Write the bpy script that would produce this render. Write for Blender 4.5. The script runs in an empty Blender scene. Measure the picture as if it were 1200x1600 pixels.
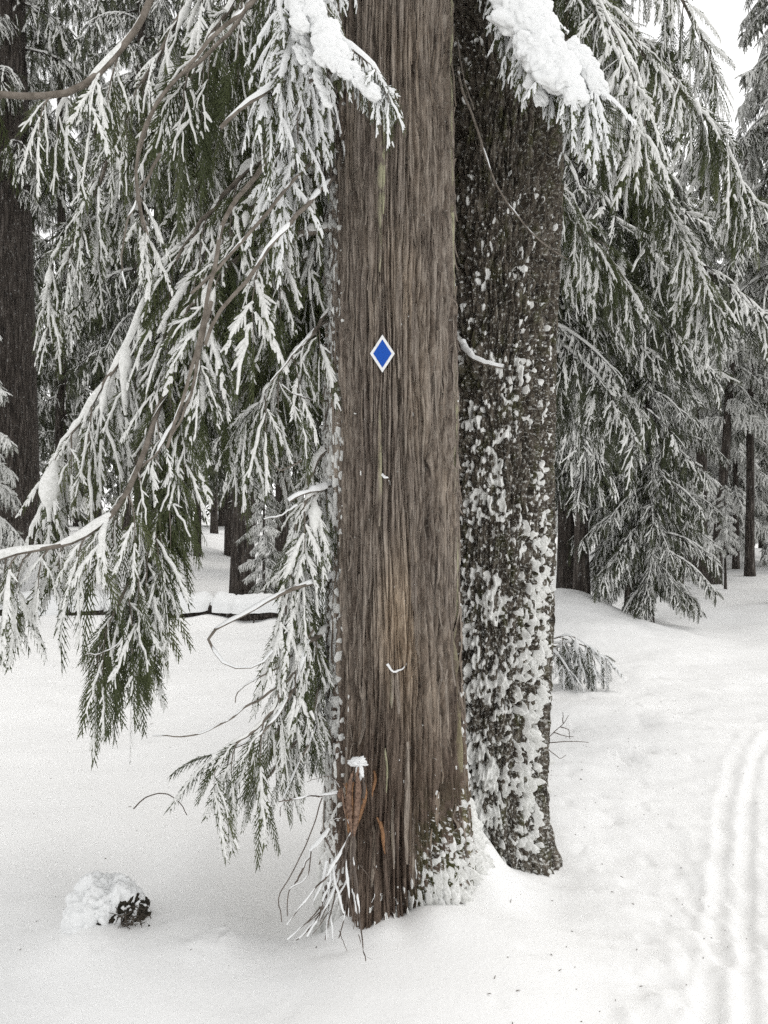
import bpy, math
import numpy as np

# ------------------------------------------------------------------ camera, sky, sun, exposure
scene = bpy.context.scene
COL = scene.collection
CAMZ, FPX = 1.75, 1200.0
R = math.radians

cam_d = bpy.data.cameras.new('camera')
cam_d.sensor_fit = 'VERTICAL'
cam_d.sensor_height = 36.0
cam_d.lens = 36.0 * FPX / 1600.0
cam_d.clip_start = 0.05
cam_d.clip_end = 2000.0
cam = bpy.data.objects.new('camera', cam_d)
COL.objects.link(cam)
cam.location = (0, 0, CAMZ)
cam.rotation_euler = (R(90), 0, 0)
scene.camera = cam

SUN_EL, SUN_AZ = 68.0, 55.0             # azimuth clockwise from +Y: to the right, behind cloud
world = bpy.data.worlds.new('World')
scene.world = world
world.use_nodes = True
wn = world.node_tree
wn.nodes.clear()
wo = wn.nodes.new('ShaderNodeOutputWorld')
wb = wn.nodes.new('ShaderNodeBackground')
hs = wn.nodes.new('ShaderNodeHueSaturation')
sky = wn.nodes.new('ShaderNodeTexSky')
sky.sky_type = 'NISHITA'
sky.sun_disc = False
sky.sun_elevation = R(SUN_EL)
sky.sun_rotation = R(SUN_AZ)
sky.air_density = 1.0
sky.dust_density = 0.3
sky.ozone_density = 1.0
hs.inputs['Saturation'].default_value = 0.0      # overcast: grey-white cloud
wb.inputs['Strength'].default_value = 0.15
wn.links.new(sky.outputs[0], hs.inputs['Color'])
wn.links.new(hs.outputs[0], wb.inputs['Color'])
wn.links.new(wb.outputs[0], wo.inputs['Surface'])

sun_d = bpy.data.lights.new('sun', 'SUN')
sun_d.energy = 0.5
sun_d.angle = R(25)
sun_d.color = (1.0, 0.96, 0.91)
sun = bpy.data.objects.new('sun', sun_d)
COL.objects.link(sun)
sun.rotation_euler = (R(90 - SUN_EL), 0, R(180 - SUN_AZ))

scene.view_settings.view_transform = 'Standard'
scene.view_settings.look = 'None'
scene.view_settings.gamma = 1.0
scene.view_settings.use_curve_mapping = False
scene.view_settings.exposure = 0.84
scene.cycles.max_bounces = 5
scene.cycles.diffuse_bounces = 3
scene.cycles.use_adaptive_sampling = True
scene.cycles.adaptive_threshold = 0.02
scene.cycles.adaptive_min_samples = 16
scene.cycles.glossy_bounces = 1
scene.cycles.use_denoising = False
scene.cycles.denoiser = 'OPENIMAGEDENOISE'
scene.cycles.denoising_prefilter = 'NONE'

# ------------------------------------------------------------------ helpers
rng = np.random.default_rng(11)
UP = np.array([0, 0, 1.0])


def P(px, py, Y):
    return np.array([(px - 600) / FPX * Y, Y, CAMZ + (800 - py) / FPX * Y])


_perm = np.random.default_rng(5).permutation(256)
_perm = np.concatenate([_perm, _perm])
_g = np.random.default_rng(6).normal(size=(256, 3))
_g /= np.linalg.norm(_g, axis=1)[:, None]


def noise(x, y, z):
    x, y, z = np.broadcast_arrays(np.asarray(x, float), np.asarray(y, float), np.asarray(z, float))
    xi, yi, zi = np.floor(x).astype(int), np.floor(y).astype(int), np.floor(z).astype(int)
    xf, yf, zf = x - xi, y - yi, z - zi
    u, v, w = [t * t * t * (t * (t * 6 - 15) + 10) for t in (xf, yf, zf)]
    out = 0
    for dx in (0, 1):
        for dy in (0, 1):
            for dz in (0, 1):
                h = _perm[_perm[_perm[(xi + dx) & 255] + ((yi + dy) & 255)] + ((zi + dz) & 255)]
                gr = _g[h]
                d = gr[..., 0] * (xf - dx) + gr[..., 1] * (yf - dy) + gr[..., 2] * (zf - dz)
                out = out + d * (u if dx else 1 - u) * (v if dy else 1 - v) * (w if dz else 1 - w)
    return out * 1.5


def fbm(x, y, z, n=3):
    s, a = 0, 1.0
    for i in range(n):
        s = s + a * noise(x * 2 ** i + 7.3 * i, y * 2 ** i, z * 2 ** i)
        a *= 0.5
    return s


def sstep(a, b, x):
    t = np.clip((x - a) / (b - a), 0, 1)
    return t * t * (3 - 2 * t)


def nrm(v):
    v = np.asarray(v, float)
    return v / (np.linalg.norm(v, axis=-1, keepdims=True) + 1e-12)


def spline(pts, n):
    """Catmull-Rom through pts, n points evenly spaced along it."""
    p = np.asarray(pts, float)
    q = np.vstack([2 * p[0] - p[1], p, 2 * p[-1] - p[-2]])
    out = []
    for i in range(len(p) - 1):
        t = np.linspace(0, 1, 12, endpoint=False)[:, None]
        a, b, c, d = q[i], q[i + 1], q[i + 2], q[i + 3]
        out.append(0.5 * (2 * b + (c - a) * t + (2 * a - 5 * b + 4 * c - d) * t ** 2 + (3 * b - a - 3 * c + d) * t ** 3))
    out = np.vstack(out + [p[-1:]])
    s = np.concatenate([[0], np.cumsum(np.linalg.norm(np.diff(out, axis=0), axis=1))])
    u = np.linspace(0, s[-1], n)
    return np.stack([np.interp(u, s, out[:, k]) for k in range(3)], 1)


class MB:
    """collects vertices and faces for ONE mesh"""
    def __init__(self):
        self.V, self.F, self.M, self.n = [], [], [], 0

    def add(self, V, F, m=0):
        V = np.asarray(V, float).reshape(-1, 3)
        if len(V) == 0:
            return
        self.V.append(V)
        self.F.append(np.asarray(F, int) + self.n)
        self.M.append(m)
        self.n += len(V)

    def tube(self, pts, rad, ns=6, m=0, cap=True):
        pts = np.asarray(pts, float)
        n = len(pts)
        rad = np.broadcast_to(np.asarray(rad, float), (n,))
        T = nrm(np.gradient(pts, axis=0))
        ref = np.array([0, 0, 1.0]) if abs(T[0][2]) < 0.9 else np.array([0, 1.0, 0])
        A = nrm(np.cross(T, ref) + 1e-6)
        for i in range(1, n):      # carry the frame along
            a = A[i - 1] - T[i] * np.dot(A[i - 1], T[i])
            A[i] = a / (np.linalg.norm(a) + 1e-9)
        B = np.cross(T, A)
        th = np.arange(ns) * 2 * math.pi / ns
        V = pts[:, None] + rad[:, None, None] * (np.cos(th)[None, :, None] * A[:, None] + np.sin(th)[None, :, None] * B[:, None])
        i = np.arange(n - 1)[:, None] * ns
        j = np.arange(ns)[None]
        k = (j + 1) % ns
        F = np.stack([i + j, i + k, i + ns + k, i + ns + j], -1).reshape(-1, 4)
        self.add(V, F, m)

    def blob(self, c, r, seed=0, amp=0.3, freq=2.0, m=0, sub=3, squash=(1, 1, 1)):
        V, F = ico(sub)
        n = fbm(V[:, 0] * freq + seed * 3.1, V[:, 1] * freq + seed, V[:, 2] * freq - seed, 3)
        W = V * (1 + amp * n)[:, None] * np.asarray(squash) * r
        self.add(W + np.asarray(c), F, m)

    def build(self, name, mats, parent=None, offset=None, smooth=True, uv=None):
        me = make_mesh(name, np.vstack(self.V), self.F, self.M, mats,
                       parent.location if parent is not None and offset is None else (offset if offset is not None else (0, 0, 0)), smooth)
        return link(name, me, parent)


_ico = {}


def ico(sub):
    if sub not in _ico:
        import bmesh
        bm = bmesh.new()
        bmesh.ops.create_icosphere(bm, subdivisions=sub, radius=1)
        bm.verts.ensure_lookup_table()
        _ico[sub] = (np.array([v.co[:] for v in bm.verts]), np.array([[v.index for v in f.verts] for f in bm.faces]))
        bm.free()
    return _ico[sub]


def make_mesh(name, V, Fs, Ms, mats, off=(0, 0, 0), smooth=True):
    me = bpy.data.meshes.new(name)
    V = np.asarray(V, float) - np.array(off[:])
    me.vertices.add(len(V))
    me.vertices.foreach_set('co', V.astype(np.float32).ravel())
    lv = np.concatenate([f.ravel() for f in Fs])
    cnt = np.concatenate([np.full(len(f), f.shape[1]) for f in Fs])
    mi = np.concatenate([np.full(len(f), m) for f, m in zip(Fs, Ms)])
    me.loops.add(len(lv))
    me.loops.foreach_set('vertex_index', lv.astype(np.int32))
    me.polygons.add(len(cnt))
    me.polygons.foreach_set('loop_start', np.concatenate([[0], np.cumsum(cnt)[:-1]]).astype(np.int32))
    me.polygons.foreach_set('material_index', mi.astype(np.int32))
    me.polygons.foreach_set('use_smooth', np.full(len(cnt), smooth))
    for m in (mats if isinstance(mats, (list, tuple)) else [mats]):
        me.materials.append(m)
    me.update(calc_edges=True)
    me.validate()
    return me


def link(name, me, parent=None):
    o = bpy.data.objects.new(name, me)
    COL.objects.link(o)
    if parent is not None:
        o.parent = parent
    return o


def tag(o, label=None, cat=None, group=None, kind=None):
    if label: o['label'] = label
    if cat: o['category'] = cat
    if group: o['group'] = group
    if kind: o['kind'] = kind
    return o


def empty(name, loc):
    o = bpy.data.objects.new(name, None)
    COL.objects.link(o)
    o.empty_display_size = 0.2
    o.location = tuple(float(c) for c in loc)
    return o


# ------------------------------------------------------------------ materials
def mat(name, rough=0.9):
    m = bpy.data.materials.new(name)
    m.use_nodes = True
    nt = m.node_tree
    b = nt.nodes['Principled BSDF']
    b.inputs['Roughness'].default_value = rough
    b.inputs['Specular IOR Level'].default_value = 0.25
    return m, nt, b


def nd(nt, t, **kw):
    n = nt.nodes.new(t)
    for k, v in kw.items():
        n.inputs[k].default_value = v
    return n


def noise_node(nt, vec, scale, detail=3.0, stretch=None, rough=0.55, off=(0, 0, 0)):
    mp = nd(nt, 'ShaderNodeMapping')
    mp.inputs['Scale'].default_value = stretch or (1, 1, 1)
    mp.inputs['Location'].default_value = off
    nt.links.new(vec, mp.inputs['Vector'])
    n = nd(nt, 'ShaderNodeTexNoise', Scale=scale, Detail=detail, Roughness=rough)
    nt.links.new(mp.outputs[0], n.inputs['Vector'])
    return n.outputs['Fac']


def ramp(nt, fac, stops):
    r = nt.nodes.new('ShaderNodeValToRGB')
    e = r.color_ramp.elements
    while len(e) < len(stops):
        e.new(0.5)
    for el, (p, c) in zip(e, stops):
        el.position = p
        el.color = (*c, 1)
    nt.links.new(fac, r.inputs[0])
    return r.outputs[0]


def mixc(nt, fac, a, b, blend='MIX'):
    m = nt.nodes.new('ShaderNodeMix')
    m.data_type = 'RGBA'
    m.blend_type = blend
    for s, v in ((0, fac), (6, a), (7, b)):
        if isinstance(v, (int, float)):
            m.inputs[s].default_value = v
        elif isinstance(v, tuple):
            m.inputs[s].default_value = (*v, 1)
        else:
            nt.links.new(v, m.inputs[s])
    return m.outputs[2]


def bump(nt, b, h, strength, dist):
    bp = nd(nt, 'ShaderNodeBump', Strength=strength, Distance=dist)
    nt.links.new(h, bp.inputs['Height'])
    nt.links.new(bp.outputs[0], b.inputs['Normal'])


def coord(nt, which='Object'):
    return nt.nodes.new('ShaderNodeTexCoord').outputs[which]


def m_snow(name, base, bscale, bdist, mottle=0.0):
    m, nt, b = mat(name, 0.85)
    v = coord(nt)
    f = noise_node(nt, v, 2.2, 3)
    c = ramp(nt, f, [(0.3, tuple(0.975 * x for x in base)), (0.7, base)])
    if mottle:
        g = ramp(nt, noise_node(nt, v, 70, 5, rough=0.75), [(0.42, (0, 0, 0)), (0.66, (1, 1, 1))])
        c = mixc(nt, mixc(nt, mottle, (0, 0, 0), g), c, (0.20, 0.21, 0.16))
    nt.links.new(c, b.inputs['Base Color'])
    bump(nt, b, noise_node(nt, v, bscale, 4, rough=0.65), 0.45, bdist)
    return m


SNOW = m_snow('snow_ground', (0.87, 0.87, 0.862), 35, 0.008)
SNOWF = m_snow('snow_on_branches', (0.84, 0.85, 0.85), 60, 0.004)
SNOWN = m_snow('snow_among_needles', (0.86, 0.86, 0.84), 90, 0.006, 0.32)
SNOWB = m_snow('snow_in_bark', (0.86, 0.86, 0.84), 60, 0.005, 0.38)


def m_leaf(name, c1, c2, c3):
    m, nt, b = mat(name, 0.6)
    v = coord(nt)
    f = noise_node(nt, v, 3.5, 3)
    c = ramp(nt, f, [(0.3, c1), (0.52, c2), (0.72, c3)])
    g = noise_node(nt, v, 60, 2)
    c = mixc(nt, g, c, (0.9, 0.9, 0.8), 'MULTIPLY')
    nt.links.new(c, b.inputs['Base Color'])
    return m


LEAF = m_leaf('cedar_leaf', (0.032, 0.041, 0.014), (0.058, 0.070, 0.027), (0.100, 0.110, 0.050))
LEAFD = m_leaf('fir_needle', (0.030, 0.037, 0.018), (0.052, 0.060, 0.032), (0.090, 0.097, 0.058))

LEAFR = m_leaf('rimed_needle', (0.18, 0.19, 0.16), (0.28, 0.29, 0.26), (0.42, 0.43, 0.40))


def m_wood(name, c1, c2, scale=30):
    m, nt, b = mat(name, 0.85)
    v = coord(nt)
    f = noise_node(nt, v, scale, 4)
    nt.links.new(ramp(nt, f, [(0.3, c1), (0.7, c2)]), b.inputs['Base Color'])
    bump(nt, b, noise_node(nt, v, scale * 4, 3), 0.5, 0.003)
    return m


LIMB = m_wood('limb_bark', (0.10, 0.085, 0.068), (0.24, 0.21, 0.18))
TWIG = m_wood('twig_bark', (0.07, 0.055, 0.045), (0.17, 0.14, 0.12))
REDWOOD = m_wood('broken_wood', (0.075, 0.042, 0.030), (0.30, 0.20, 0.145), 70)
ORANGE = m_wood('inner_bark', (0.11, 0.055, 0.028), (0.36, 0.20, 0.105), 90)
def m_far_bark():
    m, nt, b = mat('far_bark', 0.95)
    v = coord(nt)
    f = noise_node(nt, v, 1.0, 5, (22, 22, 2.2), 0.65)
    c = ramp(nt, f, [(0.34, (0.018, 0.015, 0.013)), (0.52, (0.060, 0.050, 0.043)), (0.70, (0.16, 0.14, 0.125))])
    g = noise_node(nt, v, 1.0, 5, (26, 26, 9), 0.75, (3, 5, 1))
    c = mixc(nt, ramp(nt, g, [(0.60, (0, 0, 0)), (0.70, (0.8, 0.8, 0.8))]), c, (0.66, 0.66, 0.64))
    nt.links.new(c, b.inputs['Base Color'])
    bump(nt, b, f, 1.0, 0.05)
    return m


DARKBARK = m_far_bark()


def m_cedar_bark():
    m, nt, b = mat('cedar_bark', 0.9)
    uv0 = coord(nt, 'UV')
    w1 = noise_node(nt, uv0, 1.0, 3, (14, 4.5, 1), 0.6, (6, 2, 0))
    sub = nd(nt, 'ShaderNodeMath'); sub.operation = 'MULTIPLY_ADD'
    nt.links.new(w1, sub.inputs[0]); sub.inputs[1].default_value = 0.030; sub.inputs[2].default_value = -0.015
    cmb = nt.nodes.new('ShaderNodeCombineXYZ'); nt.links.new(sub.outputs[0], cmb.inputs[0])
    va = nt.nodes.new('ShaderNodeVectorMath'); va.operation = 'ADD'
    nt.links.new(uv0, va.inputs[0]); nt.links.new(cmb.outputs[0], va.inputs[1])
    uv = va.outputs[0]
    a = noise_node(nt, uv, 1.0, 5, (60, 1.6, 1), 0.6)
    s = noise_node(nt, uv, 1.0, 5, (130, 9, 1), 0.7, (3, 1, 0))
    big = noise_node(nt, uv, 1.0, 3, (5, 1.3, 1), 0.5, (9, 4, 0))
    fine = noise_node(nt, uv, 1.0, 4, (200, 60, 1), 0.75)
    c = ramp(nt, a, [(0.36, (0.026, 0.020, 0.017)), (0.45, (0.115, 0.095, 0.080)), (0.55, (0.205, 0.178, 0.156)), (0.68, (0.37, 0.338, 0.305))])
    c2 = ramp(nt, s, [(0.38, (0.028, 0.022, 0.018)), (0.50, (0.165, 0.140, 0.121)), (0.66, (0.40, 0.365, 0.33))])
    c = mixc(nt, 0.55, c, c2)
    tint = ramp(nt, big, [(0.3, (1.02, 0.97, 0.94)), (0.5, (1.32, 1.28, 1.22)), (0.72, (1.55, 1.45, 1.30))])
    c = mixc(nt, 1.0, c, tint, 'MULTIPLY')
    fl = ramp(nt, fine, [(0.56, (0, 0, 0)), (0.68, (1, 1, 1))])
    c = mixc(nt, mixc(nt, 0.75, (0, 0, 0), fl), c, (0.33, 0.31, 0.27))
    # pale lichen on the side turned to the neighbour trunk
    lg = noise_node(nt, uv, 1.0, 4, (30, 7, 1), 0.7, (1, 8, 0))
    sep = nt.nodes.new('ShaderNodeSeparateXYZ')
    nt.links.new(uv, sep.inputs[0])
    band = nd(nt, 'ShaderNodeMapRange', **{'From Min': 0.03, 'From Max': 0.0})
    band.interpolation_type = 'SMOOTHSTEP'
    ab = nd(nt, 'ShaderNodeMath'); ab.operation = 'SUBTRACT'
    nt.links.new(sep.outputs[0], ab.inputs[0]); ab.inputs[1].default_value = 0.345
    ab2 = nd(nt, 'ShaderNodeMath'); ab2.operation = 'ABSOLUTE'
    nt.links.new(ab.outputs[0], ab2.inputs[0])
    nt.links.new(ab2.outputs[0], band.inputs['Value'])
    lm = nd(nt, 'ShaderNodeMath'); lm.operation = 'MULTIPLY'
    l1 = nd(nt, 'ShaderNodeMapRange', **{'From Min': 0.43, 'From Max': 0.52})
    nt.links.new(lg, l1.inputs['Value'])
    nt.links.new(l1.outputs[0], lm.inputs[0]); nt.links.new(band.outputs[0], lm.inputs[1])
    c = mixc(nt, lm.outputs[0], c, (0.42, 0.41, 0.27))
    # wet red-brown foot, a worn paler patch half way up
    sp0 = nt.nodes.new('ShaderNodeSeparateXYZ'); nt.links.new(uv0, sp0.inputs[0])

    def rng_(sock, a0, a1):
        r_ = nd(nt, 'ShaderNodeMapRange', **{'From Min': a0, 'From Max': a1}); r_.interpolation_type = 'SMOOTHSTEP'
        nt.links.new(sock, r_.inputs['Value'])
        return r_.outputs[0]

    def mth(op, a0, b0):
        r_ = nt.nodes.new('ShaderNodeMath'); r_.operation = op
        for k_, v_ in enumerate((a0, b0)):
            if isinstance(v_, (int, float)): r_.inputs[k_].default_value = v_
            else: nt.links.new(v_, r_.inputs[k_])
        return r_.outputs[0]
    wz = nd(nt, 'ShaderNodeMath'); wz.operation = 'MULTIPLY_ADD'
    nt.links.new(big, wz.inputs[0]); wz.inputs[1].default_value = 1.4; nt.links.new(sp0.outputs[1], wz.inputs[2])
    wet = nd(nt, 'ShaderNodeMapRange', **{'From Min': 2.3, 'From Max': 1.2}); wet.interpolation_type = 'SMOOTHSTEP'
    nt.links.new(wz.outputs[0], wet.inputs['Value'])
    c = mixc(nt, mixc(nt, wet.outputs[0], (0, 0, 0), (0.9, 0.9, 0.9)), c, mixc(nt, 1.0, c, (0.52, 0.45, 0.41), 'MULTIPLY'))
    dst = nt.nodes.new('ShaderNodeVectorMath'); dst.operation = 'DISTANCE'
    mpp = nd(nt, 'ShaderNodeMapping'); mpp.inputs['Scale'].default_value = (4.5, 1.0, 0); nt.links.new(uv, mpp.inputs['Vector'])
    nt.links.new(mpp.outputs[0], dst.inputs[0]); dst.inputs[1].default_value = (0.035 * 4.5, 1.30, 0)
    wr = nd(nt, 'ShaderNodeMapRange', **{'From Min': 0.52, 'From Max': 0.10}); wr.interpolation_type = 'SMOOTHSTEP'
    nt.links.new(dst.outputs['Value'], wr.inputs['Value'])
    c = mixc(nt, mixc(nt, wr.outputs[0], (0, 0, 0), (0.8, 0.8, 0.8)), c, mixc(nt, 1.0, c, (1.35, 1.27, 1.14), 'MULTIPLY'))
    # moss low on the right flank, then the dusting of snow caught in the fibres
    lowr_ = mth('MULTIPLY', rng_(sp0.outputs[1], 0.75, 0.25), rng_(sp0.outputs[0], 0.02, 0.16))
    ms_ = mth('MULTIPLY', lowr_, rng_(noise_node(nt, uv0, 1.0, 4, (22, 12, 1), 0.65, (7, 3, 0)), 0.44, 0.54))
    c = mixc(nt, ms_, c, (0.050, 0.052, 0.016))
    dn = noise_node(nt, uv0, 1.0, 5, (95, 55, 1), 0.72, (4, 9, 0))
    gm = mth('MAXIMUM', rng_(sp0.outputs[0], -0.20, -0.34), mth('MULTIPLY', lowr_, 0.8))
    dm = rng_(mth('ADD', dn, mth('MULTIPLY', gm, 0.20)), 0.655, 0.72)
    c = mixc(nt, dm, c, (0.76, 0.76, 0.73))
    nt.links.new(c, b.inputs['Base Color'])
    h = nd(nt, 'ShaderNodeMath'); h.operation = 'ADD'
    nt.links.new(a, h.inputs[0]); nt.links.new(s, h.inputs[1])
    bump(nt, b, h.outputs[0], 0.9, 0.012)
    return m


def m_moss_bark():
    m, nt, b = mat('mossy_bark', 0.95)
    uv = coord(nt, 'UV')
    a = noise_node(nt, uv, 1.0, 5, (30, 7, 1), 0.7)
    f = noise_node(nt, uv, 1.0, 4, (75, 26, 1), 0.75, (2, 3, 0))
    g = noise_node(nt, uv, 1.0, 4, (14, 6, 1), 0.6, (5, 5, 0))
    c = ramp(nt, a, [(0.36, (0.016, 0.012, 0.010)), (0.48, (0.060, 0.047, 0.038)), (0.58, (0.17, 0.14, 0.115)), (0.72, (0.40, 0.37, 0.32))])
    c2 = ramp(nt, f, [(0.40, (0.014, 0.012, 0.009)), (0.54, (0.085, 0.074, 0.052)), (0.66, (0.42, 0.40, 0.34))])
    c = mixc(nt, 0.5, c, c2)
    mo = ramp(nt, g, [(0.54, (0, 0, 0)), (0.68, (0.75, 0.75, 0.75))])
    c = mixc(nt, mo, c, mixc(nt, f, (0.020, 0.024, 0.008), (0.12, 0.12, 0.045)))
    sp0 = nt.nodes.new('ShaderNodeSeparateXYZ'); nt.links.new(uv, sp0.inputs[0])
    dn = noise_node(nt, uv, 1.0, 5, (85, 60, 1), 0.72, (4, 9, 0))
    dg = nd(nt, 'ShaderNodeMapRange', **{'From Min': 0.2, 'From Max': 4.2, 'To Min': 0.055, 'To Max': -0.01})
    nt.links.new(sp0.outputs[1], dg.inputs['Value'])
    ds = nd(nt, 'ShaderNodeMath'); ds.operation = 'ADD'
    nt.links.new(dn, ds.inputs[0]); nt.links.new(dg.outputs[0], ds.inputs[1])
    c = mixc(nt, ramp(nt, ds.outputs[0], [(0.57, (0, 0, 0)), (0.66, (0.9, 0.9, 0.9))]), c, (0.74, 0.74, 0.70))
    nt.links.new(c, b.inputs['Base Color'])
    bump(nt, b, f, 1.0, 0.015)
    return m


CEDARBARK = m_cedar_bark()
MOSSBARK = m_moss_bark()


def m_plain(name, c, rough=0.45):
    m, nt, b = mat(name, rough)
    v = coord(nt)
    f = noise_node(nt, v, 60, 3)
    nt.links.new(ramp(nt, f, [(0.3, tuple(0.9 * x for x in c)), (0.7, c)]), b.inputs['Base Color'])
    return m


BLUE = m_plain('blue_enamel', (0.0015, 0.075, 0.43))
WHITE = m_plain('white_enamel', (0.84, 0.85, 0.85))

# ------------------------------------------------------------------ the ground
T1 = np.array([0.038, 3.35])            # cedar trunk axis at the ground
T2 = np.array([0.505, 3.95])            # mossy trunk axis at the ground
_tp = [(1290, 1098), (1235, 1122), (1195, 1152), (1168, 1190), (1153, 1250), (1150, 1310), (1145, 1400), (1143, 1500), (1142, 1600), (1140, 1800), (1130, 2600)]
_ty = np.array([CAMZ * FPX / (b - 800) for a, b in _tp])[::-1]
_tx = np.array([(a - 600) / FPX * CAMZ * FPX / (b - 800) for a, b in _tp])[::-1]


def ground_h(x, y, fine=True):
    x = np.asarray(x, float); y = np.asarray(y, float)
    h = 0.10 * noise(x / 5 + 3, y / 5, 0.3) * sstep(3, 9, np.hypot(x, y)) + 0.075 * noise(x / 0.95, y / 1.0, 2.2)
    h = h + 0.35 * sstep(9, 26, y) * noise(x / 9, y / 11, 5.5)
    # the bank far left, the mound under the firs on the right
    h = h + 0.75 * sstep(-4.5, -9, x) * sstep(11, 19, y)
    h = h + 0.55 * np.exp(-((x - 2.7) / 1.1) ** 2 - ((y - 11.3) / 1.6) ** 2)
    h = h + 0.12 * sstep(16, 22, y) * sstep(3, 7, x)
    # well round the cedar on its left, drift between and in front of the trunks
    h = h - 0.15 * np.exp(-((x + 0.36) / 0.26) ** 2 - ((y - 3.45) / 0.40) ** 2)
    h = h + 0.13 * np.exp(-((x - 0.15) / 0.75) ** 2 - ((y - 2.95) / 0.45) ** 2)
    h = h + 0.16 * np.exp(-((x - 0.36) / 0.15) ** 2 - ((y - 3.52) / 0.22) ** 2)
    h = h + 0.06 * np.exp(-((x + 1.0) / 0.55) ** 2 - ((y - 3.9) / 0.5) ** 2)
    h = h + 0.13 * np.exp(-((x + 1.05) / 0.50) ** 2 - ((y - 2.95) / 0.45) ** 2) + 0.03 * np.exp(-((x + 1.14) / 0.12) ** 2 - ((y - 2.93) / 0.14) ** 2)
    d1 = np.hypot(x - T1[0] - 0.06, y - T1[1]) - 0.37
    d2 = np.hypot(x - T2[0], y - T2[1]) - 0.36
    an = np.arctan2(y - T1[1], x - T1[0])
    skirt = 0.14 * np.exp(-(d1 / 0.13) ** 2) * np.clip(0.45 + 0.9 * noise(np.cos(an) * 2.2, np.sin(an) * 2.2, 3.5), 0, 1.2) * sstep(-0.30, 0.0, x)
    h = h + skirt + 0.05 * np.exp(-(d2 / 0.14) ** 2) * sstep(0.9, 0.6, x)
    h = h + 0.20 * np.exp(-((y - 12.35) / 0.28) ** 2) * np.clip(0.30 + 1.1 * noise(x / 0.55, 0.5, 4.4), 0, 1) * sstep(-0.3, -1.2, x)
    if fine:
        near = 1 - sstep(8, 16, y)
        rt = sstep(0.4, 1.3, x)
        h = h + near * (0.005 + 0.012 * rt) * noise(x / 0.22, y / 0.09, 1.5)
        h = h + near * 0.006 * rt * noise(x / 0.05, y / 0.04, 4.5)
        h = h + near * 0.030 * noise(x / 0.42, y / 0.34, 8.5)
        pit = noise(x / 0.11 + 9, y / 0.09, 3.5)
        h = h - near * 0.018 * sstep(0.40, 0.66, pit) * (0.45 + 0.55 * rt)
        for dx_, dy_, dr_, dd_ in ((1.72, 5.45, 0.10, 0.05), (1.92, 5.6, 0.07, 0.05), (2.1, 6.2, 0.09, 0.04), (1.55, 6.3, 0.10, 0.04), (1.3, 4.4, 0.07, 0.025), (-0.62, 2.98, 0.06, -0.03), (0.98, 2.75, 0.045, -0.03), (1.05, 2.68, 0.03, -0.025), (0.84, 2.66, 0.03, -0.02), (-0.70, 2.9, 0.04, -0.02)):
            h = h - dd_ * np.exp(-((x - dx_) / dr_) ** 2 - ((y - dy_) / (dr_ * 1.3)) ** 2) * (1 + 0.8 * noise(x / 0.03, y / 0.03, 1.2))
        # two ski grooves
        xc = np.interp(y, _ty, _tx, left=_tx[0], right=_tx[-1] + 4)
        sl = np.gradient(_tx, _ty)
        s = np.interp(y, _ty, sl)
        d = (x - xc) / np.sqrt(1 + s * s) + 0.010 * noise(x / 0.3, y / 0.25, 6.1)
        on = sstep(9, 7, y)
        for c0, w, dp in ((-0.070, 0.038, 0.017), (0.055, 0.034, 0.022)):
            h = h - on * dp * np.clip(0.75 + 0.9 * noise(0.5, y / 0.45, c0 * 30), 0.15, 1.4) * (1 - sstep(w * 0.35, w * 1.25, np.abs(d - c0)))
            h = h + on * 0.007 * np.exp(-((np.abs(d - c0) - w * 1.5) / 0.025) ** 2) * (1 + 0.9 * noise(x / 0.07, y / 0.09, 3.3))
        scuff = np.exp(-((d + 0.02) / 0.26) ** 2) * on * (0.25 + 0.75 * sstep(4.8, 3.2, y))
        h = h + scuff * 0.026 * noise(x / 0.09, y / 0.21, 7.7) + scuff * 0.012 * noise(x / 0.03, y / 0.05, 2.7)
        # flattened beaten trail
        h = h - on * 0.02 * np.exp(-((d) / 0.5) ** 2)
    return h


def gz(x, y):
    return float(ground_h(np.array([x]), np.array([y]), False)[0])


def axis(lo, a, b, hi, st, grow):
    core = np.arange(a, b, st)
    up, s, v = [], st, b
    while v < hi:
        up.append(v); s *= grow; v += s
    dn, s, v = [], st, a
    while v > lo:
        s *= grow; v -= s; dn.append(v)
    return np.array(dn[::-1] + list(core) + up)


gx = axis(-420, -1.7, 2.6, 420, 0.018, 1.05)
ys = [1.2]
while ys[-1] < 420:
    ys.append(ys[-1] + max(0.014, 0.0068 * ys[-1]) * (1 if ys[-1] < 9 else 1 + 0.5 * (ys[-1] - 9) / 9))
dn, s = [], 0.02
v = 1.2
while v > -60:
    v -= s; s *= 1.15; dn.append(v)
gy = np.array(dn[::-1] + ys)
GX, GY = np.meshgrid(gx, gy)
GZ = ground_h(GX, GY)
nx, ny = len(gx), len(gy)
ii, jj = np.meshgrid(np.arange(ny - 1), np.arange(nx - 1), indexing='ij')
GF = np.stack([ii * nx + jj, ii * nx + jj + 1, (ii + 1) * nx + jj + 1, (ii + 1) * nx + jj], -1).reshape(-1, 4)
ground = link('snowy_ground', make_mesh('snowy_ground', np.stack([GX, GY, GZ], -1).reshape(-1, 3), [GF], [0], SNOW))
tag(ground, 'deep white snow covering the forest floor with ski tracks', kind='structure')


# ------------------------------------------------------------------ trunks
def grid_faces(nz, nt):
    i, j = np.meshgrid(np.arange(nz - 1), np.arange(nt - 1), indexing='ij')
    return np.stack([i * nt + j, i * nt + j + 1, (i + 1) * nt + j + 1, (i + 1) * nt + j], -1).reshape(-1, 4)


def set_uv(me, U):
    uvl = me.uv_layers.new(name='UVMap')
    vi = np.zeros(len(me.loops), np.int32)
    me.loops.foreach_get('vertex_index', vi)
    uvl.data.foreach_set('uv', U[vi].astype(np.float32).ravel())


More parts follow.
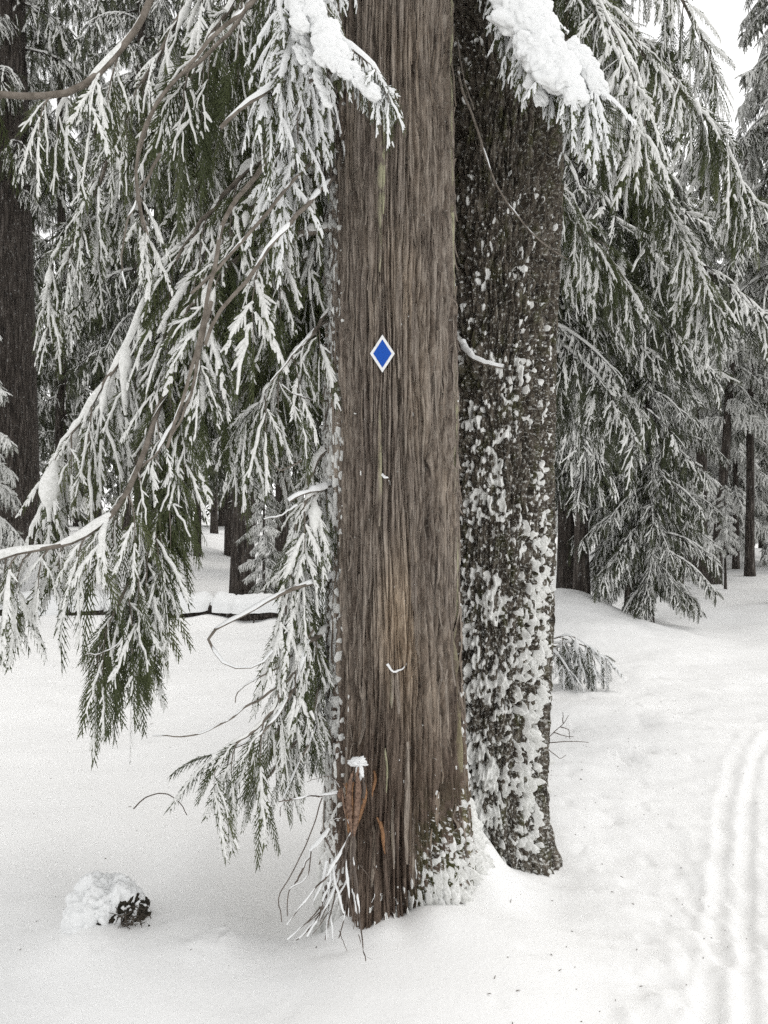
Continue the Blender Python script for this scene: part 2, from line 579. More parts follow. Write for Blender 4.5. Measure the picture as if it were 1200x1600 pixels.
# angle convention: th = 0 faces the camera (-Y), + towards the right (+X); the seam is at the back
def cedar_depth(px, py):
    Y = 3.05
    for _ in range(8):
        p = P(px, py, Y)
        rr_ = 0.30
        for _ in range(3):
            t_ = math.asin(max(-0.99, min(0.99, (p[0] - T1[0] + 0.004 * p[2]) / rr_)))
            rr_ = float(cedar_radius(np.array([t_]), np.array([p[2]]))[0])
        Y = 0.5 * Y + 0.5 * (T1[1] - rr_ * math.cos(t_))
    return Y


def surf(cx, cy, rad, th):
    return cx + rad * np.sin(th), cy - rad * np.cos(th)


# trunk 1: red cedar
TH = np.concatenate([np.linspace(-math.pi, -1.9, 30, endpoint=False), np.linspace(-1.9, 1.9, 400), np.linspace(1.9, math.pi, 31)[1:]])
NT1 = len(TH)
Z1 = np.concatenate([np.arange(-0.35, 4.4, 0.0125), np.arange(4.4, 11, 0.12)])
th1, z1 = np.meshgrid(TH, Z1)


def cedar_radius(th, z):
    s = th * 0.27
    base = 0.292 - 0.002 * np.clip(z, 0, 4)
    fl = np.exp(-np.clip(z - 0.05, 0, None) / 0.42)
    base = base + fl * (0.030 + 0.135 * np.maximum(0, np.sin(th - 0.35)) + 0.030 * np.cos(3 * th + 0.6) + 0.03 * np.cos(5 * th + 2))
    base = base + 0.016 * noise(s / 0.22, z / 1.3, 0.7) + 0.012 * noise(s / 0.09, z / 1.8, 5.7) + 0.016 * np.exp(-np.clip(z, 0, 9) / 1.2) * np.cos(7 * th + 1 + 0.25 * z)
    base = base * (1 + 0.006 * np.clip(0.5 - z, 0, 1))
    wa = s + 0.020 * noise(s / 0.15, z / 0.7, 1.1) + 0.006 * noise(s / 0.05, z / 0.18, 4.1)
    # a swelling grain round an old knot
    f1 = np.abs(noise(wa / 0.025, z / 1.2, 2.0))
    f2 = np.abs(noise(wa / 0.014 + 5, z / 0.5, 6.0))
    f3 = noise(wa / 0.007, z / 0.30, 9.0)
    d = -0.030 * (1 - sstep(0.0, 0.20, f1)) - 0.018 * (1 - sstep(0.0, 0.22, f2)) + 0.0045 * f3
    d = d + 0.007 * noise(wa / 0.04, z / 0.30, 12.0) + 0.004 * noise(wa / 0.011, z / 0.045, 15.0)
    return base + d


R1 = cedar_radius(th1, z1)
x1, y1 = surf(T1[0], T1[1], R1, th1)
x1 = x1 - 0.004 * z1
base1 = (float(T1[0]), float(T1[1]), gz(*T1))
cedar = empty('cedar_tree', base1)
tag(cedar, 'big brown red cedar with the blue diamond nailed to its fibrous trunk', 'tree')
me = make_mesh('trunk', np.stack([x1, y1, z1], -1).reshape(-1, 3), [grid_faces(len(Z1), NT1)], [0], CEDARBARK, base1)
set_uv(me, np.stack([th1 * 0.27, z1], -1).reshape(-1, 2))
trunk1 = link('trunk', me, cedar)

V_, F_, U_ = [], [], []
rgp = np.random.default_rng(44)
nst = 0
for k in range(230):
    tc = rgp.uniform(-1.65, 1.65); zc = rgp.uniform(0.15, 4.2); ln = rgp.uniform(0.10, 0.50); wd = rgp.uniform(0.004, 0.011) / 0.28
    t = np.linspace(0, 1, 12)
    zz = zc + ln * t
    tt = tc + 0.02 * noise(t * 1.5, k + 0.5, 2.5) + 0.012 * noise(zz / 0.3, tc * 3, 1.5)
    rb = np.max([cedar_radius(tt + e, zz) for e in (-0.02, 0.0, 0.02)], axis=0)
    curl = 0.004 + 0.012 * np.maximum(0, (t - 0.75) / 0.25) ** 2 * rgp.uniform(0, 1) + 0.016 * np.maximum(0, (0.3 - t) / 0.3) ** 2 * rgp.uniform(0, 1.2)
    wv = wd * (np.sin(t * 2.9 + 0.12) ** 0.5) * (1 + 0.3 * noise(t * 6, k + 0.3, 0.2))
    for c, dz_ in ((-1, -0.006), (0, 0.0), (1, -0.005)):
        th_ = tt + wv * c
        r_ = rb + curl + dz_
        V_.append(np.stack([T1[0] + r_ * np.sin(th_) - 0.004 * zz, T1[1] - r_ * np.cos(th_), zz], 1))
        U_.append(np.stack([th_ * 0.27 + 0.37, zz + 1.3], 1))
    i = np.arange(11)
    for c in (0, 1):
        F_.append(np.stack([nst + c * 12 + i, nst + (c + 1) * 12 + i, nst + (c + 1) * 12 + i + 1, nst + c * 12 + i + 1], 1))
    nst += 36
me = make_mesh('peeling_bark', np.vstack(V_), [np.vstack(F_)], [0], CEDARBARK, base1)
set_uv(me, np.vstack(U_))
tag(link('peeling_bark', me, cedar), kind='stuff')

# trunk 2: dark mossy fir
TH2 = np.concatenate([np.linspace(-math.pi, -1.5, 36, endpoint=False), np.linspace(-1.5, 1.9, 330), np.linspace(1.9, math.pi, 31)[1:]])
NT2 = len(TH2)
Z2 = np.concatenate([np.arange(-0.35, 2.9, 0.0085), np.arange(2.9, 4.9, 0.016), np.arange(4.9, 11, 0.15)])
th2, z2 = np.meshgrid(TH2, Z2)


def axis2(z):
    return T2[0] + 0.030 * z + 0.010 * np.sin(z * 1.3), T2[1] + 0.0 * z


def fir_radius(th, z):
    s = th * 0.31
    base = 0.318 - 0.004 * np.clip(z, 0, 4)
    fl = np.exp(-np.clip(z, 0, None) / 0.16)
    base = base + fl * (0.020 + 0.040 * np.maximum(0, np.sin(th + 0.1)) + 0.03 * np.cos(4 * th + 1))
    base = base + 0.02 * noise(s / 0.3, z / 0.8, 3.7)
    wa = s + 0.012 * noise(s / 0.06, z / 0.10, 1.9)
    f1 = np.abs(noise(wa / 0.045, z / 0.20, 4.0))
    f2 = np.abs(noise(wa / 0.022 + 3, z / 0.09, 8.0))
    d = -0.030 * (1 - sstep(0, 0.26, f1)) - 0.014 * (1 - sstep(0, 0.25, f2)) + 0.012 * noise(wa / 0.02, z / 0.05, 5.0)
    return base + d


R2 = fir_radius(th2, z2)
ax, ay = axis2(z2)
x2, y2 = surf(ax, ay, R2, th2)
base2 = (float(T2[0]), float(T2[1]), gz(*T2))
fir = empty('mossy_fir_tree', base2)
tag(fir, 'dark mossy trunk plastered with snow just behind the cedar on its right', 'tree')
me = make_mesh('trunk', np.stack([x2, y2, z2], -1).reshape(-1, 3), [grid_faces(len(Z2), NT2)], [0], MOSSBARK, base2)
set_uv(me, np.stack([th2 * 0.31, z2], -1).reshape(-1, 2))
trunk2 = link('trunk', me, fir)


def snow_shell(name, th, z, Rb, off, pos, parent, base, dome=1.0):
    """off > 0 where snow stands proud of the bark; faces wholly below it are dropped."""
    nz, nt = th.shape
    off = np.where(off > 0, off * dome, off * 1.5)
    rr = Rb + np.clip(off, -0.03, None)
    X, Y = pos(rr, th, z)
    V = np.stack([X, Y, z], -1).reshape(-1, 3)
    F = grid_faces(nz, nt)
    o = off.reshape(-1)
    F = F[(o[F].max(1) > -0.001)]
    used = np.unique(F)
    remap = np.zeros(len(V), int); remap[used] = np.arange(len(used))
    me = make_mesh(name, V[used], [remap[F]], [0], SNOWB, base)
    ob = link(name, me, parent)
    ob['kind'] = 'stuff'
    return ob


# snow on the cedar: windward left edge, flecks, the lower right flank
m1 = z1 < 4.4
k1 = int(m1[:, 0].sum())
tA, zA, RA = th1[:k1], z1[:k1], R1[:k1]
s = tA * 0.27
n1 = noise(s / 0.016, zA / 0.035, 1.0) + 0.5 * noise(s / 0.010, zA / 0.030, 2.0)
n2 = noise(s / 0.05, zA / 0.16, 7.0)
left = sstep(-0.62, -1.05, tA) * sstep(-2.6, -1.7, tA)
lowr = sstep(0.78, 0.12, zA + 0.75 * np.clip(0.55 - tA, 0, 2) - 0.10 * noise(s / 0.06, zA / 0.1, 3.0)) * sstep(2.6, 1.6, tA)
low = sstep(0.42, 0.0, zA) * 0.35
cov = -0.84 + 1.02 * left * (0.8 + 0.4 * noise(zA / 0.5, 0.5, 3.3)) + 0.78 * lowr + low + 0.14 * sstep(1.6, 0.3, zA) + 0.10 * n2 * (0.3 + left)
rightedge = sstep(1.25, 1.5, tA) * 0.40
offA = 0.016 * (cov + rightedge + n1) * (1 + 1.4 * lowr)
offA = offA * 1.15
sn1 = snow_shell('trunk_snow', tA, zA, RA, offA, lambda r, t, z: (T1[0] + r * np.sin(t) - 0.004 * z, T1[1] - r * np.cos(t)), cedar, base1)
tag(sn1, 'snow stuck in flecks along the left edge and foot of the cedar')

m2 = Z2 < 4.9
k2 = int(m2.sum())
tB, zB, RB = th2[:k2], z2[:k2], R2[:k2]
s = tB * 0.31
lowB = sstep(1.5, 0.6, zB)
n1 = 0.75 * noise(s / 0.024, zB / 0.032, 1.5) * (1 - 0.5 * lowB) + 0.6 * noise(s / 0.042, zB / 0.046, 6.5) * lowB + 0.55 * noise(s / 0.014, zB / 0.022, 2.5)
n2 = noise(s / 0.11, zB / 0.22, 7.5)
dens = np.interp(zB, [0, 0.5, 0.9, 1.4, 1.9, 2.5, 3.2, 4.5], [0.05, 0.10, 0.16, 0.14, 0.06, -0.06, -0.28, -0.42])
wedge = np.exp(-((tB + 0.25 + 0.25 * (0.9 - zB)) / 0.35) ** 2) * sstep(1.05, 0.5, zB)
rightdark = -0.38 * sstep(0.75, 1.25, tB)
patch = 0.55 * np.exp(-((tB - 0.15) / 0.35) ** 2 - ((zB - 2.43) / 0.10) ** 2)
cov = -0.30 + dens + wedge * 0.45 + rightdark + 0.55 * n2 + patch + 0.35 * noise(s / 0.2, zB / 0.3, 9.5) * lowB
offB = 0.017 * (cov + 0.02 + n1) * (1 + 1.3 * lowB)
sn2 = snow_shell('trunk_snow', tB, zB, np.maximum(RB, 0.29 - 0.004 * zB), offB, lambda r, t, z: (axis2(z)[0] + r * np.sin(t), axis2(z)[1] - r * np.cos(t)), fir, base2, 2.2)
tag(sn2, 'snow clumps plastered on the mossy trunk, thicker towards the ground')

# ------------------------------------------------------------------ foliage sprays
def frond_template(rg, npairs, seg, wid, spikes, cover, thick=1.0, fan=0.30):
    """Flat cedar spray along +X (length 1), lateral Y, normal +Z: (leaf V, leaf F), (snow V, snow F)."""
    leaf, snow = MB(), MB()
    nr = 6
    xs = np.linspace(0, 1, nr)
    w = 0.012 * (1 - 0.7 * xs)
    V = np.concatenate([np.stack([xs, -w, 0 * xs], 1), np.stack([xs, w, 0 * xs], 1)])
    k = np.arange(nr - 1)
    leaf.add(V, np.stack([k, k + 1, nr + k + 1, nr + k], 1))
    for j in range(npairs):
        for sd in (-1, 1):
            x0 = 0.05 + 0.92 * (j + (0.25 if sd > 0 else 0.75)) / npairs
            sh = min(1.0, 0.35 + x0 * 2.6) * (1.06 - x0) ** 0.6
            l = fan * sh * rg.uniform(0.75, 1.2) + 0.035
            a = R(rg.uniform(30, 46)) * (1 - 0.35 * x0)
            t = np.linspace(0, 1, seg + 1)
            ang = a * (1 - 0.45 * t)
            px = x0 + np.cumsum(np.concatenate([[0], np.cos(ang[:-1]) * l / seg]))
            py = sd * np.cumsum(np.concatenate([[0], np.sin(ang[:-1]) * l / seg]))
            pz = -0.30 * l * t ** 2 + rg.normal(0, 0.012) * t
            ww = wid * (1 - 0.75 * t) * rg.uniform(0.8, 1.2)
            ox, oy = -np.sin(ang) * sd, np.cos(ang)
            A = np.stack([px + ox * ww, py + oy * ww, pz], 1)
            B = np.stack([px - ox * ww, py - oy * ww, pz], 1)
            k = np.arange(seg)
            n = seg + 1
            leaf.add(np.concatenate([A, B]), np.stack([k, k + 1, n + k + 1, n + k], 1))
            for q in range(spikes):
                tt = (q + 0.6) / (spikes + 0.3)
                cx, cy, cz = [np.interp(tt, t, u) for u in (px, py, pz)]
                for e in (-1, 1):
                    an = sd * a * (1 - 0.4 * tt) + e * R(rg.uniform(32, 55))
                    sl = l * 0.34 * (1 - 0.5 * tt) * rg.uniform(0.7, 1.3)
                    dx, dy = math.cos(an), math.sin(an)
                    sw = wid * 0.75
                    leaf.add([[cx - dy * sw, cy + dx * sw, cz], [cx + dy * sw, cy - dx * sw, cz], [cx + dx * sl, cy + dy * sl, cz - 0.012]], [[0, 1, 2]])
            if rg.random() < cover:
                fr = rg.uniform(0.45, 0.98)
                ns = 3
                tt = np.linspace(0, fr, ns)
                qx, qy, qz = [np.interp(tt, t, u) for u in (px, py, pz)]
                qa = np.interp(tt, t, ang)
                wq = (wid * 1.15 + 0.006) * rg.uniform(0.7, 1.25) * np.array([1.0, 0.95, 0.35]) * thick
                hq = wq * 1.1
                ox, oy = -np.sin(qa) * sd, np.cos(qa)
                S = [np.stack([qx + ox * wq * c, qy + oy * wq * c, qz + 0.004 + hq * hh], 1) for c, hh in ((-1, -0.25), (0.0, 0.95), (1, -0.25))]
                V = np.concatenate(S)
                FF = []
                for c in range(2):
                    for k2_ in range(ns - 1):
                        FF.append([c * ns + k2_, c * ns + k2_ + 1, (c + 1) * ns + k2_ + 1, (c + 1) * ns + k2_])
                FF = [f for f in FF]
                snow.add(V, FF)
    if cover > 0.05:
        nn = 7
        x0, xe = rg.uniform(0, 0.12), rg.uniform(0.65, 0.97)
        xs = np.linspace(x0, xe, nn)
        wv = (0.016 + 0.040 * cover * rg.uniform(0.5, 1.3, nn)) * np.sin(np.linspace(0.35, 2.75, nn)) ** 0.6 * thick
        hv = wv * rg.uniform(0.6, 1.0, nn)
        yv = rg.normal(0, 0.012, nn)
        th = np.linspace(-0.25, math.pi + 0.25, 5)
        V = np.stack([np.repeat(xs[:, None], 5, 1), yv[:, None] + wv[:, None] * np.cos(th)[None], 0.002 + hv[:, None] * np.sin(th)[None]], -1).reshape(-1, 3)
        i, j = np.meshgrid(np.arange(nn - 1), np.arange(4), indexing='ij')
        snow.add(V, np.stack([i * 5 + j, i * 5 + j + 1, (i + 1) * 5 + j + 1, (i + 1) * 5 + j], -1).reshape(-1, 4))
        snow.add(V[-5:], [[0, 1, 2, 3], [0, 3, 4, 4]][:1])
    return leaf, snow


def bank(seed, npairs, seg, wid, spikes, fan, thick=1.0):
    rg = np.random.default_rng(seed)
    return [[frond_template(rg, npairs, seg, wid, spikes, c, thick, fan) for _ in range(3)] for c in (0.0, 0.10, 0.32, 0.70)]


BANK_NEAR = bank(1, 11, 2, 0.0125, 1, 0.31, 1.15)
BANK_MID = bank(2, 9, 1, 0.018, 1, 0.33, 1.25)
BANK_FROST = bank(5, 7, 1, 0.030, 0, 0.34, 2.0)
BANK_XFAR = bank(4, 4, 1, 0.06, 0, 0.40, 1.5)
BANK_FAR = bank(3, 7, 1, 0.030, 0, 0.34, 1.3)


def stamp(part, mb, p0, d, n, L, droop, m):
    """Bend a template along each instance's own drooping axis."""
    if not part.V or len(p0) == 0:
        return
    V = np.vstack(part.V)
    M = len(p0)
    d = nrm(d)
    x = V[:, 0][None, :, None]
    g = -UP[None, None] * droop[:, None, None]
    C = p0[:, None] + L[:, None, None] * (d[:, None] * x + 0.5 * g * x ** 2)
    T = nrm(d[:, None] + g * x)
    N = n[:, None] - (n[:, None] * T).sum(-1, keepdims=True) * T
    N = nrm(N)
    B = np.cross(N, T)
    W = C + L[:, None, None] * (V[:, 1][None, :, None] * B + V[:, 2][None, :, None] * N)
    nv = len(V)
    for F in _merge(part.F):
        FF = (F[None] + (np.arange(M) * nv)[:, None, None]).reshape(-1, F.shape[1])
        mb.F.append(FF + mb.n); mb.M.append(m)
    mb.V.append(W.reshape(-1, 3)); mb.n += M * nv


def _merge(Fs):
    q = [f for f in Fs if f.shape[1] == 4]
    t = [f for f in Fs if f.shape[1] == 3]
    return [np.vstack(a) for a in (q, t) if a]


def stamp_fronds(rg, bank_, leaf, snow, lst, ml, ms):
    """lst: rows (p0, d, n, L, droop, snowclass)."""
    if not lst:
        return
    cls = np.array([r[5] for r in lst])
    var = rg.integers(0, 3, len(lst))
    P0 = np.array([r[0] for r in lst]); D = np.array([r[1] for r in lst]); N = np.array([r[2] for r in lst])
    L = np.array([r[3] for r in lst]); G = np.array([r[4] for r in lst])
    for c in range(4):
        for v_ in range(3):
            k = (cls == c) & (var == v_)
            if k.any():
                lf, sn = bank_[c][v_]
                stamp(lf, leaf, P0[k], D[k], N[k], L[k], G[k], ml)
                stamp(sn, snow, P0[k], D[k], N[k], L[k], G[k], ms)


def snow_ridge(mb, pts, rad, rg, m, cover=0.8, hgt=1.6, toward=None):
    """A lumpy rib of snow lying along the upper side of a limb."""
    n = len(pts)
    ph = rg.uniform(0, 50)
    s = np.concatenate([[0], np.cumsum(np.linalg.norm(np.diff(pts, axis=0), axis=1))])
    q = noise(s / 0.10 + ph, 0.5, ph) * 1.2 + 0.5 * noise(s / 0.035, 1.5, ph) + (cover - 0.5) * 1.6
    q = np.clip(q + 0.15, 0, 1.25)
    T = nrm(np.gradient(pts, axis=0))
    flat = np.clip(np.linalg.norm(T[:, :2], axis=1), 0.15 if toward is None else 0.7, 1)
    wv = rad * (0.75 + 0.7 * q) * np.sqrt(q)
    hv = (rad * 0.8 + rad * hgt * q * flat) * np.sqrt(q)
    side = nrm(np.cross(T, UP if toward is None else toward) + 1e-6)
    nup = np.cross(side, T)
    th = np.linspace(-0.2, math.pi + 0.2, 7)
    V = pts[:, None] + nup[:, None] * (rad * 0.25)[:, None, None] + side[:, None] * (wv[:, None] * np.cos(th)[None])[..., None] + nup[:, None] * (hv[:, None] * np.sin(th)[None])[..., None]
    i, j = np.meshgrid(np.arange(n - 1), np.arange(6), indexing='ij')
    F = np.stack([i * 7 + j, i * 7 + j + 1, (i + 1) * 7 + j + 1, (i + 1) * 7 + j], -1).reshape(-1, 4)
    qq = np.repeat(q, 7)
    F = F[qq[F].max(1) > 0.02]
    mb.add(V.reshape(-1, 3), F, m)


def patch(p):
    return float(noise(p[0] * 5.5 + 1.7, p[1] * 5.5, p[2] * 4.0)) + 0.5 * float(noise(p[0] * 12, p[1] * 12 + 3.3, p[2] * 9.0))


def gen_bough(rg, limb, r0, r1, bank_, wood, leaf, snow, ml=0, ms=0, mw=0, start=0.15, spacing=0.07, tl=(0.35, 0.7), hang=1.0,
              fl=(0.12, 0.23), fs=0.048, snowy=0.5, ridge=0.7, spread=0.6, taper=0.5, droop=0.8, twr=0.004, outward=None, rib=0.022, ridge_from=0.12):
    """Limb with side twigs that bend down, each carrying flat sprays; snow on the sprays' outer/upper faces."""
    n = len(limb)
    S = np.concatenate([[0], np.cumsum(np.linalg.norm(np.diff(limb, axis=0), axis=1))])
    Lt = S[-1]
    rad = r0 + (r1 - r0) * np.linspace(0, 1, n) ** 0.8
    wood.tube(limb, rad, 7, mw)
    if ridge > 0:
        k0 = int(ridge_from * n)
        snow_ridge(snow, limb[k0:], np.maximum(rad[k0:], 0.006), rg, ms, ridge)
    T = nrm(np.gradient(limb, axis=0))
    rows = []
    sd = 1
    for s_ in np.arange(start * Lt, Lt, spacing):
        s_ = min(Lt, s_ + rg.uniform(-0.3, 0.3) * spacing)
        u = s_ / Lt
        p = np.array([np.interp(s_, S, limb[:, k]) for k in range(3)])
        t = nrm(np.array([np.interp(s_, S, T[:, k]) for k in range(3)]))
        lat = nrm(np.cross(t, UP) + 1e-6) * sd
        sd = -sd
        dd = nrm(t * rg.uniform(0.4, 0.9) + lat * rg.uniform(0.6, 1.2) * spread + UP * rg.uniform(-0.2, 0.25) + rg.normal(0, 0.15, 3))
        l = rg.uniform(*tl) * (1 - taper * u) * min(1, 0.45 + 4 * (u - start + 0.02))
        steps = max(4, int(l / 0.07))
        pts, dirs = [p], [dd]
        for k in range(steps):
            f = (k + 1) / steps
            dr = nrm(dd * (1 - f) ** 1.3 + np.array([0, 0, -1.0]) * hang * f + rg.normal(0, 0.05, 3))
            pts.append(pts[-1] + dr * l / steps); dirs.append(dr)
        pts, dirs = np.array(pts), np.array(dirs)
        wood.tube(pts, np.linspace(twr, twr * 0.35, len(pts)), 4, mw)
        ow = lat if outward is None else nrm(0.6 * lat + outward)
        if rib > 0 and len(pts) > 4 and rg.random() < 0.10 + snowy * 0.5 + 0.5 * patch(pts[1]):
            m_ = max(5, int(len(pts) * rg.uniform(0.45, 0.9)))
            pp_ = np.stack([np.interp(np.linspace(0, m_ - 1, 2 * m_), np.arange(len(pts)), pts[:, k]) for k in range(3)], 1)
            w_ = min(1.0, l * 0.055 / rib / 1.6) * rib * (rg.uniform(0.5, 1.2) if rg.random() < 0.65 else rg.uniform(1.5, 3.0)) * np.sin(np.linspace(0.3, 2.95, 2 * m_)) ** 0.8
            snow_ridge(snow, pp_, w_, rg, ms, min(0.95, 0.30 + 0.6 * snowy), 0.7, nrm(UP * 0.5 + ow + rg.normal(0, 0.25, 3)))
        fsd = 1
        nf = max(2, int(l / fs))
        for q in range(nf + 1):
            f = (q + rg.uniform(0.1, 0.9)) / (nf + 1) if q < nf else 1.0
            i0 = min(f * steps, steps - 1e-6)
            k = int(i0)
            pp = pts[k] + (pts[k + 1] - pts[k]) * (i0 - k)
            dr = dirs[min(k + 1, steps)]
            up_out = nrm(UP * 0.45 + ow * 0.7 + rg.normal(0, 0.45, 3))
            ls = nrm(np.cross(dr, up_out)) * fsd
            fsd = -fsd
            fd = nrm(dr * 0.75 + (ls * rg.uniform(0.25, 0.85) if q < nf else 0) + np.array([0, 0, -0.4]) + rg.normal(0, 0.12, 3))
            pr = rg.random()
            sc = snowy * (1.15 - 0.4 * f) + rg.normal(0, 0.14) + 0.70 * patch(pp)
            c = 0 if sc < 0.26 else 1 if sc < 0.46 else 2 if sc < 0.73 else 3
            rows.append((pp, fd, up_out, rg.uniform(*fl) * (0.75 if f < 0.2 else 1.0), droop * rg.uniform(0.5, 1.3), c))
    # the limb's own tip
    for q in range(3):
        rows.append((limb[-1 - q], nrm(T[-1] + rg.normal(0, 0.25, 3)), nrm(UP + rg.normal(0, 0.3, 3)), rg.uniform(*fl), droop, int(np.clip(round(snowy * 3.4), 0, 3))))
    stamp_fronds(rg, bank_, leaf, snow, rows, ml, ms)


def snow_pad(mb, pts, ext, thick, toward, seed, m=0):
    """Slumped lumps of snow heaped along a spray, reaching ext[0] to one side of pts and ext[1] to the other."""
    rg = np.random.default_rng(seed * 3 + 1)
    n = len(pts)
    T = nrm(np.gradient(pts, axis=0))
    side = nrm(np.cross(T, toward)); nn = np.cross(side, T)
    V, F = ico(4)
    S = np.linalg.norm(np.diff(pts, axis=0), axis=1).sum()
    cnt = int(12 + S * 60)
    for k in range(cnt):
        u = (k + rg.uniform(0.2, 0.8)) / cnt
        i = min(n - 1, int(u * n))
        prof = math.sin(min(u * 2.5 + 0.6, 3.0)) ** 0.6
        lat = rg.uniform(-ext[0], ext[1]) * prof * 0.75
        r = (ext[0] + ext[1]) * 0.5 * rg.uniform(0.38, 0.72) * (0.55 + 0.45 * prof)
        el = rg.uniform(0.8, 1.5)
        c = pts[i] + side[i] * lat - nn[i] * (abs(lat) * 0.35 + 0.014)
        f = 1.5
        nz = 0.34 * fbm(V[:, 0] * f + k * 3.1, V[:, 1] * f + seed, V[:, 2] * f, 3) + 0.10 * noise(V[:, 0] * 7, V[:, 1] * 7 + k, V[:, 2] * 7)
        W = V * (1 + nz)[:, None]
        th_ = rg.normal(0, 0.5)
        ax1 = nrm(T[i] * math.cos(th_) + side[i] * math.sin(th_)); ax2 = np.cross(nn[i], ax1)
        mb.add(c + r * (W[:, :1] * ax1 * el + W[:, 1:2] * ax2 * 0.8 + W[:, 2:3] * nn[i] * min(0.65, thick / r * 0.9)), F, m)


def near_bough(parent, seed, limb_pts, **kw):
    rg = np.random.default_rng(seed)
    limb = spline(limb_pts, kw.pop('n', 46))
    limb = limb + 0.016 * np.stack([noise(np.linspace(0, 11, len(limb)) + seed, k + 0.5, seed * 0.7) for k in range(3)], 1)
    wood, leaf, snow = MB(), MB(), MB()
    snow_mat = kw.pop('snow_mat', SNOWN)
    pads = kw.pop('pads', [])
    gen_bough(rg, limb, kw.pop('r0', 0.014), kw.pop('r1', 0.004), kw.pop('bank_', BANK_NEAR), wood, leaf, snow, **kw)
    for k, (pp, ext, thick, tow) in enumerate(pads):
        snow_pad(snow, spline(pp, 110), ext, thick, nrm(tow), seed + k * 5)
    b = wood.build('bough', LIMB, parent)
    if leaf.V:
        f = leaf.build('foliage', LEAF, b, offset=parent.location)
        f['kind'] = 'stuff'
    if snow.V:
        f = snow.build('snow', snow_mat, b, offset=parent.location)
        f['kind'] = 'stuff'
    return b


def pix(lst):
    return [P(*a) for a in lst]


CAMOUT = np.array([0.1, -1.0, 0.0])

# ---- boughs of the cedar, left of and before its trunk
B = []
# thick bare limb arching down to the left edge, top left
B.append(near_bough(cedar, 101, pix([(470, -520, 3.2), (330, -260, 2.9), (238, -10, 2.7), (200, 68, 2.62), (130, 135, 2.56), (60, 150, 2.5), (-60, 150, 2.42), (-230, 210, 2.4)]), r0=0.017, r1=0.010, start=0.70, spacing=0.10, snowy=0.6, tl=(0.3, 0.6), ridge=0.45, outward=CAMOUT))
# thin limb sweeping down in a bow
B.append(near_bough(cedar, 102, pix([(540, -330, 3.1), (395, 0, 2.85), (330, 78, 2.8), (272, 130, 2.78), (235, 190, 2.76), (216, 250, 2.76), (217, 305, 2.78), (229, 372, 2.8)]), r0=0.012, r1=0.005, start=0.93, spacing=0.06, snowy=0.6, tl=(0.2, 0.4), ridge=0.35, outward=CAMOUT))
# long diagonal limbs from the trunk down to the left
B.append(near_bough(cedar, 103, pix([(560, 130, 3.3), (515, 235, 3.2), (465, 262, 3.15), (400, 320, 3.1), (330, 420, 3.05), (280, 520, 3.0), (245, 610, 2.95)]), r0=0.017, r1=0.006, start=0.25, spacing=0.06, tl=(0.25, 0.55), hang=1.3, snowy=0.55, ridge=0.6, outward=CAMOUT))
B.append(near_bough(cedar, 104, pix([(560, 180, 3.4), (450, 362, 3.2), (400, 425, 3.15), (345, 490, 3.1), (310, 570, 3.05), (272, 650, 3.0), (240, 760, 2.95), (232, 860, 2.9)]), r0=0.017, r1=0.007, start=0.35, spacing=0.06, tl=(0.3, 0.6), hang=1.5, snowy=0.5, ridge=0.35, outward=CAMOUT))
B.append(near_bough(cedar, 105, pix([(540, 90, 3.4), (430, 230, 3.3), (350, 330, 3.3), (250, 430, 3.2), (200, 540, 3.1), (140, 640, 3.0), (92, 700, 2.95), (78, 745, 2.95)]), r0=0.018, r1=0.008, start=0.25, spacing=0.065, tl=(0.25, 0.5), hang=1.6, snowy=0.85, ridge=1.0, outward=CAMOUT))
# heavy clump hanging lowest, in front on the left
B.append(near_bough(cedar, 106, pix([(470, 100, 3.3), (340, 420, 3.1), (262, 600, 2.95), (226, 700, 2.85), (190, 780, 2.75), (140, 828, 2.7), (90, 852, 2.68), (20, 868, 2.65), (-60, 890, 2.6)]), ridge_from=0.79, r0=0.015, r1=0.009, start=0.62, spacing=0.055, tl=(0.25, 0.42), hang=2.4, snowy=0.62, ridge=1.1, outward=CAMOUT))
B.append(near_bough(cedar, 107, pix([(480, 140, 3.35), (330, 480, 3.1), (262, 720, 2.95), (235, 830, 2.88), (215, 885, 2.84), (192, 940, 2.8), (165, 990, 2.8)]), r0=0.017, r1=0.006, start=0.60, spacing=0.042, tl=(0.26, 0.42), hang=2.6, snowy=0.42, ridge=0.5, spread=0.7, taper=0.2, outward=CAMOUT))
B.append(near_bough(cedar, 108, pix([(480, 180, 3.5), (340, 500, 3.2), (275, 740, 3.05), (250, 830, 3.0), (232, 900, 2.98), (222, 980, 2.98)]), r0=0.014, r1=0.006, start=0.6, spacing=0.045, tl=(0.22, 0.36), hang=2.6, snowy=0.12, ridge=0.3, spread=0.5, taper=0.2, outward=CAMOUT))
